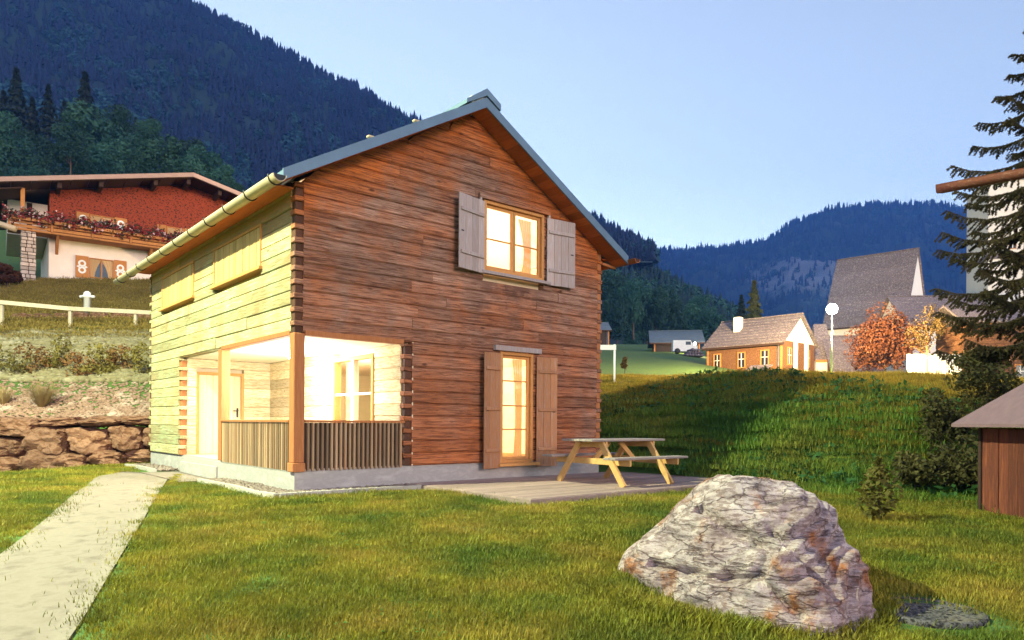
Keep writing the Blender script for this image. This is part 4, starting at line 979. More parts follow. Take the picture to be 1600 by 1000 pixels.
# stone pillar
px0, px1 = ca(31, 1.1), ca(54, 1.1)
pil = bpy.data.objects.new('stone_pillar', None); COL.objects.link(pil); pil.parent = ch
m_pst = MT('pillar_stone', [(.52, .42, .34), (.40, .30, .24)], freq=3, rnd=.3, bump=.4)
box('core', px0 + .06, px1 - .06, -1.08, -.4, -2.2, bz0 - .13, m_dkwood, pil, 0)
z = -1.2; k = 0
while z < bz0 - .2:
    zt = min(z + random.uniform(.16, .24), bz0 - .13); a = px0 - random.uniform(0, .04)
    while a < px1 - .05:
        b_ = min(a + random.uniform(.2, .42), px1); b_ = px1 + random.uniform(0, .03) if px1 - b_ < .1 else b_
        box('stone', a + .012, b_ - .012, -1.14 - random.uniform(0, .03), -.36, z + .012, zt - .012, m_pst, pil, .025); a = b_
    z = zt
def chalet_window(pl, pr, pt, pb, glow=False):
    o = bpy.data.objects.new('window', None); COL.objects.link(o); o.parent = ch
    a0, a1_ = ca(pl), ca(pr); z1 = (cz(pl, pt) + cz(pr, pt + 4)) / 2; z0 = (cz(pl, pb) + cz(pr, pb + 4)) / 2; w = (a1_ - a0) * .26
    box('pane', a0 + w, a1_ - w, -.04, .025, z0, z1, m_dkglass, o, 0); mid_ = (a0 + a1_) / 2
    for x0_, x1_ in ((a0 + w, a0 + w + .06), (a1_ - w - .06, a1_ - w), (mid_ - .04, mid_ + .04)): box('frame', x0_, x1_, -.09, -.045, z0, z1, m_orwood, o, 0)
    for q in (z0, z1 - .06): box('frame', a0 + w, a1_ - w, -.095, -.05, q, q + .06, m_orwood, o, 0)
    for s in (0, 1):
        b0, b1 = (a0, a0 + w - .02) if s == 0 else (a1_ - w + .02, a1_)
        box('shutter', b0, b1, -.08, -.035, z0 - .05, z1 + .05, m_orwood, o, .01); cx_, cz_ = (b0 + b1) / 2, (z0 + z1) / 2; r = min(.2, (b1 - b0) * .32)
        V = []; Fc = []
        for dz in (-r * .95, r * .95):   # white painted ornament: two rings with side leaves
            n = 14; o_ = len(V)
            for kk in range(n): t = 6.283 * kk / n; V += [(cx_ + r * math.cos(t), -.085, cz_ + dz + r * math.sin(t)), (cx_ + r * .5 * math.cos(t), -.085, cz_ + dz + r * .5 * math.sin(t))]
            for kk in range(n): q = o_ + 2 * kk; q2 = o_ + 2 * ((kk + 1) % n); Fc.append((q, q2, q2 + 1, q + 1))
        for sx in (-1, 1): o_ = len(V); V += [(cx_ + sx * r * .6, -.086, cz_ - r * .5), (cx_ + sx * r * 1.45, -.086, cz_), (cx_ + sx * r * .6, -.086, cz_ + r * .5)]; Fc.append((o_, o_ + 1, o_ + 2))
        mk('ornament', V, Fc, m_white, o)
        n = 10; V = []; Fc = []; e0 = a0 + w + .06 if s == 0 else a1_ - w - .06; e1 = mid_
        for j in range(5):
            f = j / 4; sp = 1 - .62 * math.sin(f * 1.5)
            for kk in range(n + 1): V.append((e0 + (e1 - e0) * kk / n * sp, -.055 + .012 * math.sin(kk * 2), z1 - .07 + (z0 - z1 + .14) * f))
        for j in range(4):
            for kk in range(n): q = j * (n + 1) + kk; Fc.append((q, q + 1, q + n + 2, q + n + 1))
        mk('curtain', V, Fc, m_curt, o, True)
chalet_window(116, 196, 403, 434); chalet_window(117, 196, 336, 362); chalet_window(243, 300, 354, 384)
halfp = [at(-30, 340, 37), at(24, 358, 37)]
tube('gutter', [Vector(ch.matrix_basis.inverted() @ p) if False else p for p in [Matrix.LocRotScale(CO, Matrix.Rotation(CA, 3, 'Z').to_quaternion(), None).inverted() @ q for q in halfp]], .16, m_gutter, ch, 10)
# flowers along the balcony
rng = np.random.default_rng(5); n = 6500; a = rng.uniform(bal[0] - .25, bal[1], n)
P = np.stack([a, -1.30 + rng.normal(0, .16, n), bz1 + .22 + rng.normal(0, .17, n) + .1 * np.sin(a * 5)], 1)
V, Fc = leafquads(P, rng.normal(0, 1, (n, 3)) + np.array([0, -1, .4]), np.full(n, .12), rng, 1.1)
me = npmesh('balcony_flowers', V, Fc, 4); fm = [leafmat('geranium_red', (.16, .012, .012), (.28, .03, .03), .2, .3, 5), leafmat('geranium_leaf', (.03, .03, .015), (.06, .05, .02), .2, .3, 5), leafmat('geranium_pink', (.5, .28, .26), (.6, .4, .4), .2, .3, 5)]
for m in fm: me.materials.append(m)
me.polygons.foreach_set('material_index', rng.choice(3, n, p=[.45, .45, .10]).astype(np.int32))
fl = empty('geranium_row', CO, CA, 'dense row of dark red geraniums along the chalet balcony', 'flowers'); link('blossoms', me, None, fl)
# bench and crates under the chalet window
be = empty('bench', CO + Vector((0, 0, 0)), CA, 'low wooden bench against the white chalet wall', 'bench'); a0 = ca(193); zz = cz(205, 462)
box('seat', a0, a0 + 2.2, -.55, -.2, zz + .3, zz + .38, m_dkwood, be, .01)
for a in (a0 + .15, a0 + 2.0): box('leg', a, a + .08, -.5, -.25, zz - .4, zz + .3, m_dkwood, be, 0)
for nm, px in (('left', 158), ('right', 176)):
    e = empty('flower_pot', CO, CA, 'dark pot standing at the chalet wall, the %s one of two' % nm, 'pot'); a = ca(px); zz = cz(px, 455)
    lathe('pot', [(.16, -.3), (.22, .25), (.25, .27), (.25, .32), (.19, .32)], m_dkwood, e, 12, (a, -.35, zz))

# ------------------------------------------------------------------ village on the right
m_vwood = MT('village_shingles', [(.20, .085, .036), (.075, .028, .013), (.27, .14, .065)], scale=(2, 2, 7), freq=5, detail=8, bump=.9, pos=[.38, .5, .62], rnd=0)
m_slate = MT('slate_roof', [(.20, .16, .18), (.07, .055, .07), (.34, .29, .30)], scale=(1.2, 3, 3), freq=5, detail=9, bump=.9, pos=[.38, .5, .62], rnd=.1)
m_slate2 = MT('blue_slate_roof', [(.10, .14, .19), (.07, .10, .14)], freq=2, detail=7, bump=.5)
m_dbarn = MT('dark_barn_boards', [(.05, .035, .03), (.03, .022, .02)], scale=(8, 8, 1), freq=3, bump=.4)
m_church = MT('church_wall', [(.80, .76, .70), (.74, .69, .62)], freq=1.5, bump=.05)
def gabled(name, o, ang, L, Wd, h, rh, wallm, roofm, label, cat='house', over=.35, wins=(), gwins=(), base=2.0, thick=.14, chim=None, trim=None):
    e = empty(name, o, ang, label, cat)
    prism('wall', [(0, 0, -base), (0, Wd, -base), (0, Wd, h), (0, Wd / 2, h + rh), (0, 0, h)], (L, 0, 0), wallm, e)
    rf = bpy.data.objects.new('roof', None); COL.objects.link(rf); rf.parent = e; sl = rh / (Wd / 2)
    for s in (0, 1):
        y0 = -over if s == 0 else Wd + over; z0 = h - over * sl; ym = Wd / 2
        nrow = 9
        for r_ in range(nrow):
            ya = y0 + (ym - y0) * r_ / nrow; yb = y0 + (ym - y0) * (r_ + 1.04 if r_ < nrow - 1 else 1) / nrow if r_ < nrow - 1 else ym; za = h + rh - abs(ya - ym) * sl; zb_ = h + rh - abs(yb - ym) * sl
            lift = .03
            prism('roof_course', [(-over, ya, za + lift + .05), (-over, yb, zb_ + lift), (-over, yb, zb_ + lift + thick * .6), (-over, ya, za + lift + .05 + thick * .6)], (L + 2 * over, 0, 0), roofm, rf)
    box('ridge_tile', -over - .02, L + over + .02, Wd / 2 - .12, Wd / 2 + .12, h + rh + .10, h + rh + .2, roofm, rf, .02)
    box('eave_board', -over, L + over, -over - .05, -over - .005, h - over * sl - .10, h - over * sl + .08, trim or m_dkwood, e, 0)
    for xx in (.0, L - .12): box('corner_board', xx - .02, xx + .14, -.04, -.004, -base, h - .02, trim or m_orwood, e, 0)
    tube('downpipe', [(L - .3, -.09, h - .3), (L - .3, -.09, -base)], .05, m_metal, e, 6)
    if chim: cx_, cy_, s_, hh_ = chim; box('chimney', cx_ - s_, cx_ + s_, cy_ - s_, cy_ + s_, h, hh_, m_church, e, .02)
    for (x, z, w_, h_) in wins: vwin(e, lambda a, d, zz: (a, d, zz), x, z, w_, h_, trim)
    for (y, z, w_, h_) in gwins: vwin(e, lambda a, d, zz: (L - d, a, zz), y, z, w_, h_, trim)
    return e
def vwin(e, fn, x, z, w_, h_, trim=None):
    o = bpy.data.objects.new('window', None); COL.objects.link(o); o.parent = e; tm = trim or m_orwood
    def b(nm, a0, a1_, d0, d1, z0, z1, m): p = fn(a0, d0, z0); q = fn(a1_, d1, z1); box(nm, p[0], q[0], p[1], q[1], p[2], q[2], m, o, 0)
    b('pane', x - w_ / 2, x + w_ / 2, -.02, .02, z, z + h_, m_dkglass)
    for a0, a1_, z0, z1 in ((x - w_ / 2 - .09, x - w_ / 2, z - .08, z + h_ + .1), (x + w_ / 2, x + w_ / 2 + .09, z - .08, z + h_ + .1), (x - w_ / 2, x + w_ / 2, z + h_, z + h_ + .1), (x - w_ / 2, x + w_ / 2, z - .08, z)): b('frame', a0, a1_, -.07, -.005, z0, z1, tm)
    b('glazing_bar', x - .03, x + .03, -.05, -.021, z, z + h_, m_church); b('glazing_bar', x - w_ / 2, x + w_ / 2, -.046, -.022, z + h_ * .55, z + h_ * .55 + .05, m_church)
o = at(1105, 580, 63); o.z = 5.2
vh = gabled('village_house', o, -.816, 6.9, 6.0, 2.75, 2.35, m_vwood, m_slate, 'shingle clad village house with three small windows and slate roof', wins=[(1.0, .75, .55, 1.2), (3.3, .75, .55, 1.2), (5.4, .8, .6, 1.2)], gwins=[(1.2, .9, .6, 1.3), (4.6, .9, .6, 1.3)], chim=(2.0, 1.7, .3, 5.3))
for y in (1.9, 3.9): box('pillar', 7.0, 7.25, y - .16, y + .16, -1.5, 3.2, m_church, vh, .02)
prism('gable_field', [(6.93, .25, 2.8), (6.93, 5.75, 2.8), (6.93, 3.0, 4.95)], (.05, 0, 0), m_church, vh)
prism('porch_roof', [(4.2, -.02, .75), (4.2, -1.1, .3), (4.2, -1.1, .38), (4.2, -.02, .86)], (1.9, 0, 0), m_slate, vh)
for a in (4.3, 5.9): box('porch_post', a, a + .12, -1.05, -.93, -1.5, .32, m_church, vh, 0)
o = at(1022, 556, 90); o.z = hz(o.x, o.y) - .2
barn = gabled('barn', o, -.15, 5.6, 5.5, 1.5, 1.5, m_dbarn, m_slate2, 'dark wooden barn with blue slate roof beyond the meadow', 'barn', over=.6)
o = at(915, 540, 100); o.z = hz(o.x, o.y) + .5; gabled('barn', o, .05, 3.3, 5, 2.3, 1.2, m_dbarn, m_slate2, 'dark barn half hidden at the right edge of the log house', 'barn')
# white van and log pile beside the barn
q = at(1068, 553, 84); g = hz(q.x, q.y); vn = empty('parked_van', (q.x, q.y, g), -.1, 'small white van parked in front of the dark barn', 'van')
prism('body', [(-1.3, -.7, .3), (1.5, -.7, .3), (1.5, -.7, .95), (1.05, -.7, 1.05), (.7, -.7, 1.6), (-1.3, -.7, 1.6)], (0, 1.4, 0), m_white, vn)
box('side_window', .15, .75, -.715, -.70, 1.05, 1.45, m_dkglass, vn, 0); box('windscreen', .78, 1.0, -.6, .6, 1.1, 1.5, m_dkglass, vn, 0)
for sx in (-.8, .95): lathe('wheel', [(.1, -.1), (.33, -.1), (.33, .1), (.1, .1)], m_iron, vn, 14).matrix_local = Matrix.Translation((sx, -.66, .33)) @ Matrix.Rotation(math.pi / 2, 4, 'X')
box('headlight', 1.49, 1.515, -.6, -.35, .6, .8, m_dkglass, vn, 0)
q = at(1086, 562, 80); g = hz(q.x, q.y); e = empty('log_pile', (q.x, q.y, g), .2, 'heap of pale cut logs below the barn', 'log pile'); random.seed(4)
for r_ in range(3):
    for k in range(7 - 2 * r_): tube('log', [(-1.2 + .33 * (k + r_) + .02, -.6 + random.uniform(-.1, .1), .16 + .28 * r_), (-1.2 + .33 * (k + r_), .7, .16 + .28 * r_)], .15, m_slate, e, 8)
# lit lamp on the barn
lm = at(1086, 537, 86); e = empty('barn_lamp', lm, 0, 'small glowing lamp on the dark barn beside the white van', 'lamp'); lathe('globe', [(.02, -.16), (.14, -.1), (.17, 0), (.14, .1), (.02, .16)], m_lampg, e, 12); tube('bracket', [(0, 0, .15), (0, .6, .3)], .03, m_iron, e, 6)
ld = bpy.data.lights.new('light', 'POINT'); ld.energy = 420; ld.color = (1, .75, .4); ld.shadow_soft_size = .18; lo = bpy.data.objects.new('light', ld); COL.objects.link(lo); lo.parent = e; lo.location = (0, -.35, 0)
# church
Rr = at(1433, 390, 78); Lr = at(1333, 405, 82.6); dv = Vector((Rr.x - Lr.x, Rr.y - Lr.y, 0)); LL = dv.length; ang = math.atan2(dv.y, dv.x); pb = Vector((-math.sin(ang), math.cos(ang), 0)); hw_ = 4.4
Lr = Lr - dv.normalized() * 1.6; LL += 1.6; o = Lr - pb * hw_; o.z = 6.2
gabled('church', o, ang, LL, 2 * hw_, 12.2 - 6.2, Rr.z - 12.2, m_church, m_slate, 'church with a tall steep slate roof and white gable end', 'church', over=.2, base=3)
o = at(1275, 580, 66); o.z = 5.0; e = empty('church_annex', o, -.1, 'small white annex with steep slate roof beside the street lamp', 'building')
w_ = 26 * 66 / F; hh_ = 2.05; box('wall', 0, w_, 0, 3, -2, hh_, m_church, e, 0); prism('roof', [(-.1, -.2, hh_ + .01), (w_ + .1, -.2, hh_ + .01), (w_ - .15, 1.6, hh_ + 3.6), (.25, 1.6, hh_ + 3.6)], (0, .12, 0), m_slate, e); mk('roof', [(-.1, -.2, hh_), (w_ + .1, -.2, hh_), (w_ + .1, 3.2, hh_), (-.1, 3.2, hh_), (.25, 1.72, hh_ + 3.58), (w_ - .15, 1.72, hh_ + 3.58)], [(0, 3, 4), (1, 5, 2), (3, 2, 5, 4), (0, 1, 2, 3)], m_slate, e)
box('eave_board', -.12, w_ + .12, -.24, -.205, hh_ - .15, hh_ + .05, m_orwood, e, 0)
o = at(1302, 582, 64); o.z = 4.6; gabled('aisle_building', o, -.15, 4.0, 6, 1.3, 3.4, m_vwood, m_slate, 'low building with big slate roof between the lamp pole and the red bush', 'building', over=.25)
o = at(1418, 583, 70); o.z = 5.9; gabled('white_house', o, -.05, 8.6, 7, 5.1, 3.3, m_church, m_slate, 'white walled house with grey slate roof behind the small yellow tree', over=.4)
o = at(1543, 500, 86); o.z = 6; e = empty('church_tower', o, -.25, 'white church tower behind the spruce at the right edge', 'tower'); th_ = at(1543, 284, 86).z - 6
box('wall', 0, 7, 0, 7, -3, th_, m_church, e, 0); prism('roof', [(-.3, -.3, th_), (7.3, -.3, th_), (3.6, 3.4, th_ + 1.0)], (0, .01, 0), m_slate, e) if False else mk('roof', [(-.3, -.3, th_), (7.3, -.3, th_), (7.3, 7.3, th_), (-.3, 7.3, th_), (3.5, 3.5, th_ + .9)], [(0, 1, 4), (1, 2, 4), (2, 3, 4), (3, 0, 4), (3, 2, 1, 0)], m_slate, e)
box('cornice', -.12, 7.12, -.12, 7.12, at(1543, 405, 86).z - 6.0, at(1543, 398, 86).z - 6.0, m_slate, e, 0)
for x in (2.6, 4.2): vwin(e, lambda a, d, zz: (a, d, zz), x, at(1543, 400, 86).z - 5.2, .6, 1.3)
# log cabin with single logs
o = at(1506, 578, 52); o.z = 4.2; e = empty('log_cabin', o, -.08, 'small log cabin under the spruce behind the white fence', 'cabin'); ht = at(1506, 505, 52).z - 4.2; n = 14
for k in range(n): z0 = -1 + (ht + 1) * k / n; log(gmap, 0, 5.2, 0, 5.2, z0, z0 + (ht + 1) / n, m_vwood, e, .2, .05); log(lmap, .2, 4, .2, 4, z0, z0 + (ht + 1) / n, m_vwood, e, .2, .05)
for s in (0, 1):
    y0 = -.6 if s == 0 else 4.6; prism('roof_sheet', [(-.5, y0, ht + .02), (-.5, 2.0, ht + 1.5), (-.5, 2.0, ht + 1.66), (-.5, y0, ht + .18)], (6.2, 0, 0), m_slate, e)
vwin(e, gmap, 3.9, .3, .6, 1.0)
# white picket fence
o = at(1420, 581, 50); o.z = 0; zt = at(1420, 553, 50).z; zb2 = at(1420, 583, 50).z; e = empty('picket_fence', (o.x, o.y, zb2), 0, 'white picket fence in front of the white house', 'fence'); n = 22; wd = 82 * 50 / F
for k in range(n): box('picket', wd * k / n, wd * (k + .62) / n, 0, .03, -.4, zt - zb2 + random.uniform(-.02, .02), m_white, e, 0)
for z in (.25, zt - zb2 - .25): box('rail', -.05, wd + .05, .031, .08, z, z + .08, m_white, e, 0)
for x in (0, wd / 2, wd): box('post', x - .06, x + .06, .081, .18, -.5, zt - zb2, m_white, e, 0)
# street lamp between the houses
q = at(1300, 483, 46); g = hz(q.x, q.y); e = empty('street_lamp', (q.x, q.y, g), 0, 'lit globe street lamp on a thin pole in the village', 'street lamp'); hh_ = q.z - g
tube('pole', [(0, 0, -.4), (0, 0, hh_ - .28)], [.06, .045], m_lampm, e, 10); lathe('globe', [(.34 * math.sin(t), -.34 * math.cos(t)) for t in np.linspace(.1, math.pi - .1, 12)], GLOW('village_lamp_glass', (1, .85, .5), 60), e, 18, (0, 0, hh_)); lathe('collar', [(.12, hh_ - .34), (.14, hh_ - .24), (.1, hh_ - .22)], m_lampm, e, 12)
ld = bpy.data.lights.new('light', 'POINT'); ld.energy = 85000; ld.color = (1, .72, .32); ld.shadow_soft_size = .37; lo = bpy.data.objects.new('light', ld); COL.objects.link(lo); lo.parent = e; lo.location = (0, 0, hh_)
LAMP2 = lo
# bush and little tree lit by the lamp
m_redl = leafmat('russet_leaves', (.06, .016, .006), (.11, .034, .010), .3, .2, 2); m_yell = leafmat('yellow_leaves', (.08, .05, .012), (.14, .085, .025), .35, .2, 2)
def bushy(name, px, py, w, h, Y, mat, label, cat, n=2600, leaf=.16, seed=1, clumps=22, trunk=None, trm=None, grp=None):
    c = at(px, py, Y); r = w * Y / F / 2; rz_ = h * Y / F / 2; g = hz(c.x, c.y); e = empty(name, (c.x, c.y, g), 0, label, cat, grp)
    o = link('crown', crown('crown', seed, (r, r, rz_), n, leaf, clumps), mat, e, (0, 0, max(c.z - g, rz_ * .75)))
    t = link('trunk', trunkmesh('trunk', max(c.z - g, rz_ * .8) + rz_ * .5, trunk or .05, seed, 7, .35, .9), trm or m_bark, e); return e
bushy('red_bush', 1383, 535, 118, 105, 54, m_redl, 'big russet bush beside the street lamp', 'bush', 12000, .12, 3, 44)
bushy('young_tree', 1450, 512, 62, 80, 48.5, m_yell, 'small tree with sparse yellow leaves before the white house', 'tree', 1900, .085, 4, 24, .05, m_orwood)
spruce_far(1178, 440, 520, 100, 'yellow green conifer behind the shingled village house', None, leafmat('lit_conifer', (.05, .06, .015), (.09, .09, .02), .2)); spruce_far(1158, 462, 520, 104, 'dark conifer left of the yellow green one behind the village house')  # first conifer: its lit look is put into the leaf colour
# signpost, sapling and road left of the mound
q = at(960, 585, 27); g = hz(q.x, q.y); e = empty('signpost', (q.x, q.y, g), 0, 'white signpost with one blank arm beside the road', 'sign'); zt = at(960, 538, 27).z - g
tube('post', [(0, 0, -.3), (0, 0, zt)], .04, m_white, e, 8); prism('arm_board', [(-.55, -.06, zt - .22), (.05, -.06, zt - .22), (.05, -.06, zt - .03), (-.55, -.06, zt - .03), (-.63, -.06, zt - .12)], (0, .025, 0), m_white, e)
bushy('sapling', 976, 566, 11, 24, 31, m_yell, 'tiny yellow sapling behind the signpost', 'sapling', 160, .10, 6, 6, .02)
rl = [gpt(930, 590), gpt(985, 589), gpt(1040, 587)]; rr_ = [gpt(930, 600), gpt(985, 599), gpt(1030, 594)]
strip('road', rl, rr_, m_path, .03)

# ------------------------------------------------------------------ shed, spout and spruce at the right edge
m_shed = MT('shed_boards', [(.16, .04, .02), (.09, .025, .016), (.22, .06, .025)], scale=(8, 8, .8), freq=3, bump=.5, rnd=.4)
m_shedr = MT('shed_roofing', [(.20, .12, .14), (.15, .09, .11)], freq=9, bump=.4, detail=9)
sy = 8.9; sx0 = (1533 - 800) / F * sy; g = hz(sx0, 7.8); shed = empty('shed', (sx0, sy, g), 0, 'small dark red board shed with mauve hipped roof at the right edge', 'shed')
zt = CZ - g - .02
for k in range(14): box('board', -random.uniform(0, .012), .03, -.165 * (k + 1) + .003, -.165 * k - .003, -.3 + random.uniform(0, .06), zt, m_shed, shed, .004)
for k in range(11): box('board', .035 + .165 * k + .003, .035 + .165 * (k + 1) - .003, -.03, random.uniform(0, .012), -.3, zt, m_shed, shed, .004); box('board', .035 + .165 * k + .003, .035 + .165 * (k + 1) - .003, -2.31, -2.28, -.3, zt, m_shed, shed, .004)
box('corner_post', -.025, .03, -.03, .025, -.3, zt, m_dkwood, shed, .006)
q = [(-.30, -2.65, zt + .01), (2.2, -2.65, zt + .01), (2.2, .12, zt + .01), (-.30, .12, zt + .01)]; q2 = [(a, b_, c + .04) for a, b_, c in q]
mk('roof', q + q2 + [(.95, -1.25, zt + 1.18), (.95, -1.1, zt + 1.18)], [(0, 1, 5, 4), (1, 2, 6, 5), (2, 3, 7, 6), (3, 0, 4, 7), (3, 2, 1, 0), (4, 5, 8), (5, 6, 9, 8), (6, 7, 9), (7, 4, 8, 9)], m_shedr, shed)
# neighbouring house beyond the frame with its long wooden spout
nb = empty('neighbour_house', (8.7, 5.2, hz(8.7, 5.2)), 0, 'wooden house beyond the right edge with a long wooden spout', 'house'); z0 = nb.location.z
for k in range(18): log(lmap, 0, 2.6, 0, 2.6, -.2 + .25 * k, .05 + .25 * k, m_vwood, nb, .15, .02); log(gmap, .15, 4, .15, 4, -.2 + .25 * k, .05 + .25 * k, m_vwood, nb, .15, .02); log(lambda a, d, z: (a, 2.6 - d, z), .15, 4, .15, 4, -.2 + .25 * k, .05 + .25 * k, m_vwood, nb, .15, .02)
for y0_, y1_ in ((-.5, 1.3), (3.1, 1.3)): prism('roof_sheet', [(-.4, y0_, 4.05), (-.4, y1_, 5.1), (-.4, y1_, 5.22), (-.4, y0_, 4.17)], (4.8, 0, 0), m_dkwood, nb)
a = at(1471, 292, 9.3) - nb.location; b = at(1660, 256, 8.45) - nb.location; b2 = b + (b - a) * .9
d_ = (b2 - a).normalized(); sd = d_.cross(Vector((0, 0, 1))).normalized(); up = sd.cross(d_); V = []; Fc = []; n = 12; m_ = 8
for j in range(m_ + 1):
    c = a.lerp(b2, j / m_)
    for rr in (.085, .055):
        for k in range(n + 1): t = math.pi * (.92 + 1.16 * k / n); V.append(c + sd * (rr * math.cos(t)) + up * (rr * math.sin(t)) + (d_ * (-.05 if j == 0 and k > n / 2 else 0)))
qn = 2 * (n + 1)
for j in range(m_):
    for k in range(n): Fc.append((j * qn + k, j * qn + k + 1, (j + 1) * qn + k + 1, (j + 1) * qn + k)); o_ = n + 1; Fc.append((j * qn + o_ + k, (j + 1) * qn + o_ + k, (j + 1) * qn + o_ + k + 1, j * qn + o_ + k + 1))
    for k in (0, n): Fc.append((j * qn + k, (j + 1) * qn + k, (j + 1) * qn + n + 1 + k, j * qn + n + 1 + k))
for k in range(n): Fc.append((k, k + 1, n + 2 + k, n + 1 + k))
mk('spout', V, Fc, MT('spout_wood', [(.22, .07, .04), (.14, .045, .03), (.30, .14, .09)], scale=(1.2, 6, 6), freq=5, bump=.5), nb, True)
def big_spruce(px, Y, label):
    base = at(px, 600, Y); g = hz(base.x, base.y); e = empty('spruce_tree', (base.x, base.y, g), 0, label, 'tree'); Ht = 9.3 - g; rng = np.random.default_rng(21)
    tube('trunk', [(0, 0, -.3), (0, 0, Ht * .5), (0.05, 0, Ht)], [.16, .10, .012], m_bark, e, 10)
    Cs = []; Ds = []; Wd_ = []; BV = []; BF = []; z = 1.6
    while z < Ht - .1:
        L = float(np.interp(z + g, [2.0, 3.0, 4.0, 6.1, 7.2, 8.0, 9.3], [1.7, 1.95, 2.0, 1.65, 1.15, .65, .1])); nb_ = 7 if z < 6 else 5; t0 = rng.uniform(0, 6.28)
        for k in range(nb_):
            a = t0 + 6.283 * k / nb_ + rng.normal(0, .12); l = L * rng.uniform(.8, 1.06); dr = .30 * l
            pts = [Vector((l * f * math.cos(a), l * f * math.sin(a), z - dr * math.sin(f * 2.2) * .9 + .10 * l * f * f)) for f in np.linspace(0, 1, 6)]
            v, f_ = tubev(pts, [.022, .018, .014, .010, .007, .004], 4, False, len(BV)); BV += v; BF += f_
            ns = int(12 + 22 * l)
            for s in range(ns):
                f = .12 + .88 * s / ns; i_ = min(4, int(f * 5)); p = pts[i_].lerp(pts[i_ + 1], f * 5 - i_); side = 1 if s % 2 else -1
                tl = (.16 + .24 * (1 - f)) * rng.uniform(.6, 1.2) * (l / 1.6) ** .5; aa = a + side * rng.uniform(.5, 1.1); tip = p + Vector((math.cos(aa) * tl * .75, math.sin(aa) * tl * .75, -tl * rng.uniform(.25, .95)))
                nn = int(30 * tl / .3) + 6
                for q in range(nn): w_ = (q + .5) / nn; Cs.append(p.lerp(tip, w_)); Ds.append(tip - p)
        z += rng.uniform(.34, .50) if z < 6 else rng.uniform(.26, .36)
    C = np.array([tuple(c) for c in Cs]); D = np.array([tuple(d) for d in Ds]); D /= np.linalg.norm(D, axis=1, keepdims=True)
    V = []; R2 = rng.normal(0, 1, (2, len(C), 3))
    for k in range(2):
        s = np.cross(D, R2[k]); s /= np.linalg.norm(s, axis=1, keepdims=True); nd = D * .45 + s * .9; Lh = .036; wq = np.cross(nd, R2[1 - k]); wq /= np.linalg.norm(wq, axis=1, keepdims=True)
        V.append(np.stack([C - nd * Lh - wq * .0045, C + nd * 0 + wq * .0055 - nd * 0, C + nd * Lh - wq * .0045], 1)) if False else V.append(np.stack([C - nd * Lh, C - wq * .008, C + nd * Lh, C + wq * .008], 1))
    V = np.concatenate(V).reshape(-1, 3); link('needles', npmesh('needles', V, np.arange(len(V)).reshape(-1, 4), 4), m_needle, e)['kind'] = 'stuff'
    mk('branches', BV, BF, m_bark, e)['kind'] = 'stuff'
big_spruce(1640, 13.0, 'tall dark spruce reaching in at the right edge of the picture')
m_shrub = leafmat('dark_shrub', (.04, .04, .012), (.11, .09, .025), .3, .3, 3); m_sap = leafmat('sapling_leaves', (.09, .09, .015), (.18, .15, .025), .35, .2, 4)
for px, py, w_, h_, Y, lb in ((1545, 600, 130, 90, 12.2, 'broad dark shrub directly above the shed roof'), (1470, 660, 100, 110, 11.8, 'dark shrub on the bank left of the shed'), (1500, 730, 110, 90, 10.4, 'low dark shrub against the left side of the shed'), (1430, 735, 70, 60, 10.6, 'small shrub between the sapling and the dark bank shrubs'), (1540, 560, 90, 40, 13.5, 'thin climbing shrub below the log cabin')):
    bushy('shrub', px, py, w_, h_, Y, m_shrub, lb, 'shrub', 2200, .045, int(px), 24, .015)
q = gpt(1372, 815); e = empty('sapling', q, 0, 'young leafy sapling on the lawn right of the boulder', 'sapling'); hS = at(1372, 715, q.y).z - q.z
tube('stem', [(0, 0, -.05), (.02, 0, hS * .6), (0, 0, hS)], [.014, .010, .003], m_bark, e, 6); rng = np.random.default_rng(8); n = 420; f = rng.uniform(.08, 1, n); a = rng.uniform(0, 6.28, n); r_ = .26 * np.sin(np.clip(f * 1.1, 0, 1) * math.pi * .9 + .25) * rng.uniform(.2, 1, n)
V, Fc = leafquads(np.stack([r_ * np.cos(a), r_ * np.sin(a), f * hS], 1), np.stack([np.cos(a) * .4, np.sin(a) * .4, np.full(n, 1.)], 1), np.full(n, .05), rng, 2.0); link('leaves', npmesh('leaves', V, Fc, 4), m_sap, e)

# ------------------------------------------------------------------ planting on the left bank
m_bank = leafmat('bank_leaves', (.14, .11, .02), (.25, .20, .045), .3, .35, 3); m_bankr = leafmat('bank_red_leaves', (.16, .07, .025), (.25, .13, .04), .3, .3, 3)
LB = ['yellow green shrub above the wall near the left edge', 'first reddish shrub from the left edge in the bank planting', 'tall yellow green shrub above the pale ornamental grass clump', 'second reddish shrub from the left edge in the bank planting', 'yellow green shrub in the bank planting below the right fence post', 'reddish shrub in the bank planting nearest the log house', 'tall yellow green shrub right beside the log house on the bank', 'reddish shrub cut by the left edge on the bank', 'flat green ground shrub just behind the ornamental grass clump', 'flat green ground shrub near the middle of the bank']
for k, (px, py, w_, h_, m) in enumerate([(22, 575, 60, 70, m_bank), (58, 590, 60, 62, m_bankr), (95, 572, 46, 80, m_bank), (125, 590, 56, 60, m_bankr), (160, 580, 56, 62, m_bank), (190, 590, 50, 60, m_bankr), (216, 572, 40, 76, m_bank), (-20, 590, 60, 60, m_bankr), (75, 612, 50, 30, m_bank), (150, 612, 70, 30, m_bank)]):
    bushy('bank_shrub', px, py, w_, h_, 20.6 + .25 * (k % 3), m, LB[k], 'shrub', 420, .06, 40 + k, 16, .018, None, 'shrubs on the left bank')
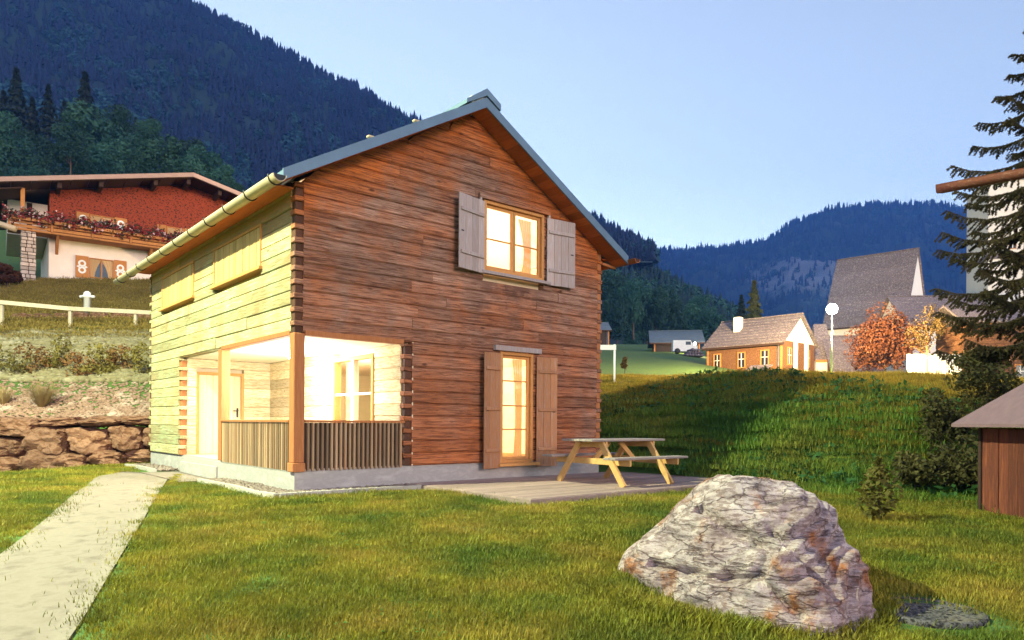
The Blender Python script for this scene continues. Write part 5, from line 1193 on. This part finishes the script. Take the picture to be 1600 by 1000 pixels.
def grass_clump(p, n, h, spread, mat, label, seed):
    rng = np.random.default_rng(seed); e = empty('grass_clump', p, 0, label, 'grass'); a = rng.uniform(0, 6.28, n); l = h * rng.uniform(.6, 1.1, n); o = rng.uniform(.2, 1, n) * spread
    w = .006; V = []; dx, dy = np.cos(a), np.sin(a)
    for f, ww in ((0, 1), (.55, .8), (1, .1)):
        x = dx * (o * f ** 1.7 + .05); y = dy * (o * f ** 1.7 + .05); z = l * (f - .35 * f * f * (o / spread))
        V.append(np.stack([x - dy * w * ww, y + dx * w * ww, z], 1)); V.append(np.stack([x + dy * w * ww, y - dx * w * ww, z], 1))
    V = np.stack(V, 1).reshape(-1, 3); b = np.arange(n)[:, None] * 6; Fc = np.concatenate([b + np.array([0, 1, 3, 2]), b + np.array([2, 3, 5, 4])]); link('blades', npmesh('blades', V, Fc, 4), mat, e)
m_straw = leafmat('straw_grass', (.30, .20, .08), (.42, .32, .15), .3, .2, 3)
q = at(66, 648, 18.4); grass_clump((q.x, q.y, hz(q.x, q.y)), 420, .85, .75, m_straw, 'pale ornamental grass clump above the boulder wall', 2)
q = at(5, 640, 18.6); grass_clump((q.x, q.y, hz(q.x, q.y)), 260, .6, .5, m_straw, 'smaller straw grass clump at the left edge above the wall', 3)
bushy('red_bush', 12, 428, 46, 30, 36, m_redl, 'rounded reddish bush at the foot of the stone pillar', 'bush', 1500, .12, 9, 20, .05)

# ------------------------------------------------------------------ grass
def tuft(name, n, h, w, spread, seed, mat):
    rng = np.random.default_rng(seed); x0 = rng.normal(0, spread, n); y0 = rng.normal(0, spread, n); a = rng.uniform(0, 6.28, n); l = h * rng.uniform(.5, 1.2, n); lean = rng.uniform(.15, .9, n) * l; dx, dy = np.cos(a), np.sin(a); V = []
    for f, ww in ((0, 1.), (.55, .85)): 
        x = x0 + dx * lean * f * f; y = y0 + dy * lean * f * f; V += [np.stack([x - dy * w * ww, y + dx * w * ww, l * f - .006], 1), np.stack([x + dy * w * ww, y - dx * w * ww, l * f - .006], 1)]
    V.append(np.stack([x0 + dx * lean, y0 + dy * lean, l * .92], 1)); V = np.stack(V, 1).reshape(-1, 3); b = np.arange(n)[:, None] * 5
    Fc = np.concatenate([b + np.array([0, 1, 3]), b + np.array([0, 3, 2]), b + np.array([2, 3, 4])])
    me = npmesh(name, V, Fc, 3); me.materials.append(mat); return bpy.data.objects.new(name, me)
def grassmat(name, cols, pos=None, freq=.9, tr=.3):
    m = MT(name, cols, freq=freq, rough=.7, bump=0, rnd=.4, trans=tr, detail=6, world=True, pos=pos); return m
m_lawn = grassmat('lawn_grass', [(.085, .125, .010), (.20, .19, .016), (.31, .23, .032)], [.35, .5, .66]); m_mead = grassmat('meadow_grass', [(.06, .15, .018), (.12, .20, .022), (.23, .22, .032)], [.33, .5, .64], .6)
m_upg = grassmat('upper_grass', [(.20, .14, .025), (.30, .22, .05)], None, .7)
def poly_in(P, x, y):
    ins = np.zeros(len(x), bool); j = len(P) - 1
    for i_ in range(len(P)):
        xi, yi = P[i_]; xj, yj = P[j]; c = ((yi > y) != (yj > y)) & (x < (xj - xi) * (y - yi) / (yj - yi + 1e-12) + xi); ins ^= c; j = i_
    return ins
def scatter(name, pts, scl, tuftobj, label, seed):
    """clumps of blades on given points (geometry nodes)"""
    me = bpy.data.meshes.new(name); me.vertices.add(len(pts)); me.vertices.foreach_set('co', pts.astype(np.float32).ravel()); me.update()
    at_ = me.attributes.new('sc', 'FLOAT', 'POINT'); at_.data.foreach_set('value', scl.astype(np.float32))
    o = link(name, me); tag(o, label, 'grass', kind='stuff'); g = bpy.data.node_groups.new(name, 'GeometryNodeTree')
    g.interface.new_socket('Geometry', in_out='INPUT', socket_type='NodeSocketGeometry'); g.interface.new_socket('Geometry', in_out='OUTPUT', socket_type='NodeSocketGeometry')
    n = g.nodes; l = g.links; gi = n.new('NodeGroupInput'); go = n.new('NodeGroupOutput'); mp2 = n.new('GeometryNodeMeshToPoints'); ip = n.new('GeometryNodeInstanceOnPoints'); ob = n.new('GeometryNodeObjectInfo'); ob.inputs['Object'].default_value = tuftobj
    try: ob.inputs['As Instance'].default_value = True
    except Exception: pass
    rv = n.new('FunctionNodeRandomValue'); rv.data_type = 'FLOAT_VECTOR'; rv.inputs[0].default_value = (-.12, -.12, 0); rv.inputs[1].default_value = (.12, .12, 6.283); rv.inputs['Seed'].default_value = seed
    na = n.new('GeometryNodeInputNamedAttribute'); na.data_type = 'FLOAT'; na.inputs[0].default_value = 'sc'
    l.new(gi.outputs[0], mp2.inputs[0]); l.new(mp2.outputs[0], ip.inputs['Points']); l.new(ob.outputs['Geometry'], ip.inputs['Instance']); l.new(rv.outputs[0], ip.inputs['Rotation']); l.new(na.outputs[0], ip.inputs['Scale']); l.new(ip.outputs[0], go.inputs[0])
    md = o.modifiers.new('scatter', 'NODES'); md.node_group = g; return o
rng = np.random.default_rng(99)
def visible(x, y, m=180): p = 800 + F * x / np.maximum(y, .1); return (p > -m) & (p < 1600 + m)
def pool(n, x0, x1, y0, y1, near=None):
    x = rng.uniform(x0, x1, n); y = rng.uniform(y0, y1, n); k = visible(x, y); x, y = x[k], y[k]
    u = (x - HX) * cT + (y - HYW) * sT; v = -(x - HX) * sT + (y - HYW) * cT
    hs = (u > -.40) & (u < WU + .1) & (v > -.36) & (v < LV + .2); hs |= (u > 1.9) & (u < 7.1) & (v > -3.02) & (v < 1); hs |= (u > -.75) & (u < 0) & (v > 3.05) & (v < 5.8)
    
    for ox, oy in ((0, 0), (.2, 0), (-.2, 0), (0, .25), (0, -.25)): hs |= poly_in(PATH, x + ox, y + oy)
    hs |= (u > 1.75) & (u < 7.25) & (v > -3.2) & (v < 1); hs |= (u > -.62) & (u < WU) & (v > -.6) & (v < LV)
    hs |= np.hypot(x - mp_.x, y - mp_.y) < .52; hs |= (y > 16.9) & (x < -6)
    s = (x - 1.5) * .74 + (y - 14.8) * .67; return x[~hs], y[~hs], s[~hs]
lt = tuft('lawn_tuft', 520, .034, .0030, .15, 1, m_lawn); mt_ = tuft('meadow_tuft', 230, .11, .0050, .26, 2, m_mead); ut = tuft('upper_tuft', 90, .085, .010, .3, 3, m_upg)
x, y, s = pool(17000, -12.5, 9, 2.6, 17.2); dens = np.clip(1.0 * (7.5 / np.maximum(y, 4)) ** 1.1, .25, 1); k = (rng.random(len(x)) < dens) & (s < .6 + rng.normal(0, .3, len(s))); x, y = x[k], y[k]
scatter('lawn', np.stack([x, y, H(x, y)], 1), rng.uniform(.7, 1.25, len(x)) * (1 + .02 * np.maximum(y - 6, 0)), lt, 'short mown yellow green lawn in front of the house', 1)
x, y, s = pool(18000, -1, 22, 7.5, 31); k = (s > .2 + rng.normal(0, .35, len(s))) & ((y < 12) | (rng.random(len(x)) < np.clip(14 / y, .3, 1))); x, y, s = x[k], y[k], s[k]
dry = rng.random(len(x)) < sst(1.2, 5.5, s + .25 * np.sin(x * 2.1) * 2)  # share of blades coloured yellow to paint lamplight on the mound crest
dt = tuft('lit_tint_tuft', 230, .09, .0050, .26, 7, grassmat('lit_tint_grass', [(.20, .17, .02), (.33, .235, .03), (.42, .29, .05)], None, .8, .55))
xd, yd = x[dry], y[dry]; scatter('lit_tint_meadow', np.stack([xd, yd, H(xd, yd)], 1), rng.uniform(.6, 1.15, len(xd)), dt, 'grass on the top of the mound coloured yellow as if lamp lit', 5)
x, y = x[~dry], y[~dry]
scatter('meadow', np.stack([x, y, H(x, y)], 1), rng.uniform(.55, 1.2, len(x)) * (1 + .02 * np.maximum(y - 12, 0)), mt_, 'long grass on the mound right of the house', 2)
x = rng.uniform(-32, -9, 9000); y = rng.uniform(24, 41, 9000); k = visible(x, y); x, y = x[k], y[k]
scatter('upper_meadow', np.stack([x, y, H(x, y)], 1), rng.uniform(.6, 1.2, len(x)), ut, 'dry yellow grass on the slope below the chalet', 3)
eg = []
rng = np.random.default_rng(12)
for P_, side in ((pl, -1), (pr, 1)):
    for a, b in zip(P_, P_[1:]):
        L_ = (b - a).length
        for k in range(int(L_ * 14)):
            p = a.lerp(b, rng.random()); o_ = abs(rng.normal(0, .06)) + .06; eg.append((p.x + side * o_, p.y, hz(p.x, p.y)))
eg = np.array(eg); et = tuft('edge_tuft', 60, .045, .003, .035, 15, m_lawn); scatter('path_edge_grass', eg, rng.uniform(.5, 1.2, len(eg)), et, 'ragged grass blades along both edges of the path', 6)
x, y, s = pool(2600, -9, 8, 2.8, 12); k = mnoise_mask(x, y) if False else np.sin(x * 1.7 + 2 * np.sin(y * .8)) * np.sin(y * 1.3 + x * .6) > .25; x, y = x[k], y[k]
C = np.repeat(np.stack([x, y, H(x, y) + .034], 1), 7, 0) + rng.normal(0, .06, (len(x) * 7, 3)) * np.array([1, 1, .1])
V, Fc = leafquads(C, np.tile(np.array([[0, 0, 3.]]), (len(C), 1)), np.full(len(C), .020), rng, 1.1); tag(link('clover', npmesh('clover', V, Fc, 4), leafmat('clover_leaves', (.04, .13, .015), (.08, .19, .03), .3, 0, 3)), 'patches of clover in the mown lawn', 'clover', kind='stuff')
bb = []
for k in range(420):
    t = rng.uniform(0, 6.283); rr = 1 + rng.normal(.04, .05); px_ = BC[0] + math.cos(t) * .86 * rr + .02; py_ = BC[1] + .1 + math.sin(t) * .66 * rr; bb.append((px_, py_, hz(px_, py_)))
bb = np.array(bb); scatter('boulder_grass', bb, rng.uniform(.8, 2.2, len(bb)), et, 'longer grass tufts round the foot of the boulder', 8)
# broad leaved weeds on the mound
rng = np.random.default_rng(4); x = rng.uniform(2, 10, 900); y = rng.uniform(9, 19, 900); s = (x - 1.5) * .74 + (y - 14.8) * .67; k = (s > .4) & (s < 5.5) & visible(x, y); x, y = x[k], y[k]; C = np.repeat(np.stack([x, y, H(x, y) + .12], 1), 9, 0) + rng.normal(0, .09, (len(x) * 9, 3)) * np.array([1, 1, .5])
V, Fc = leafquads(C, np.tile(np.array([[0, -.3, 1.]]), (len(C), 1)), np.full(len(C), .075), rng, 1.7); tag(link('bank_weeds', npmesh('bank_weeds', V, Fc, 4), leafmat('weed_leaves', (.03, .10, .02), (.06, .16, .04), .3, .2, 3)), 'broad leaved weeds among the long grass of the mound', 'weeds', kind='stuff')
# ------------------------------------------------------------------ air
hb = box('haze', -1700, 2900, -340, 2950, -25, 1050, None, None, 0)
mh = bpy.data.materials.new('air'); mh.use_nodes = True; n_ = mh.node_tree.nodes; n_.remove(n_['Principled BSDF']); pv = n_.new('ShaderNodeVolumePrincipled'); pv.inputs['Color'].default_value = (.09, .30, 1.0, 1); pv.inputs['Density'].default_value = .00017; pv.inputs['Anisotropy'].default_value = 0
mh.node_tree.links.new(pv.outputs[0], n_['Material Output'].inputs['Volume']); hb.data.materials.append(mh); tag(hb, 'thin blue evening haze over the valley', 'haze', kind='stuff')
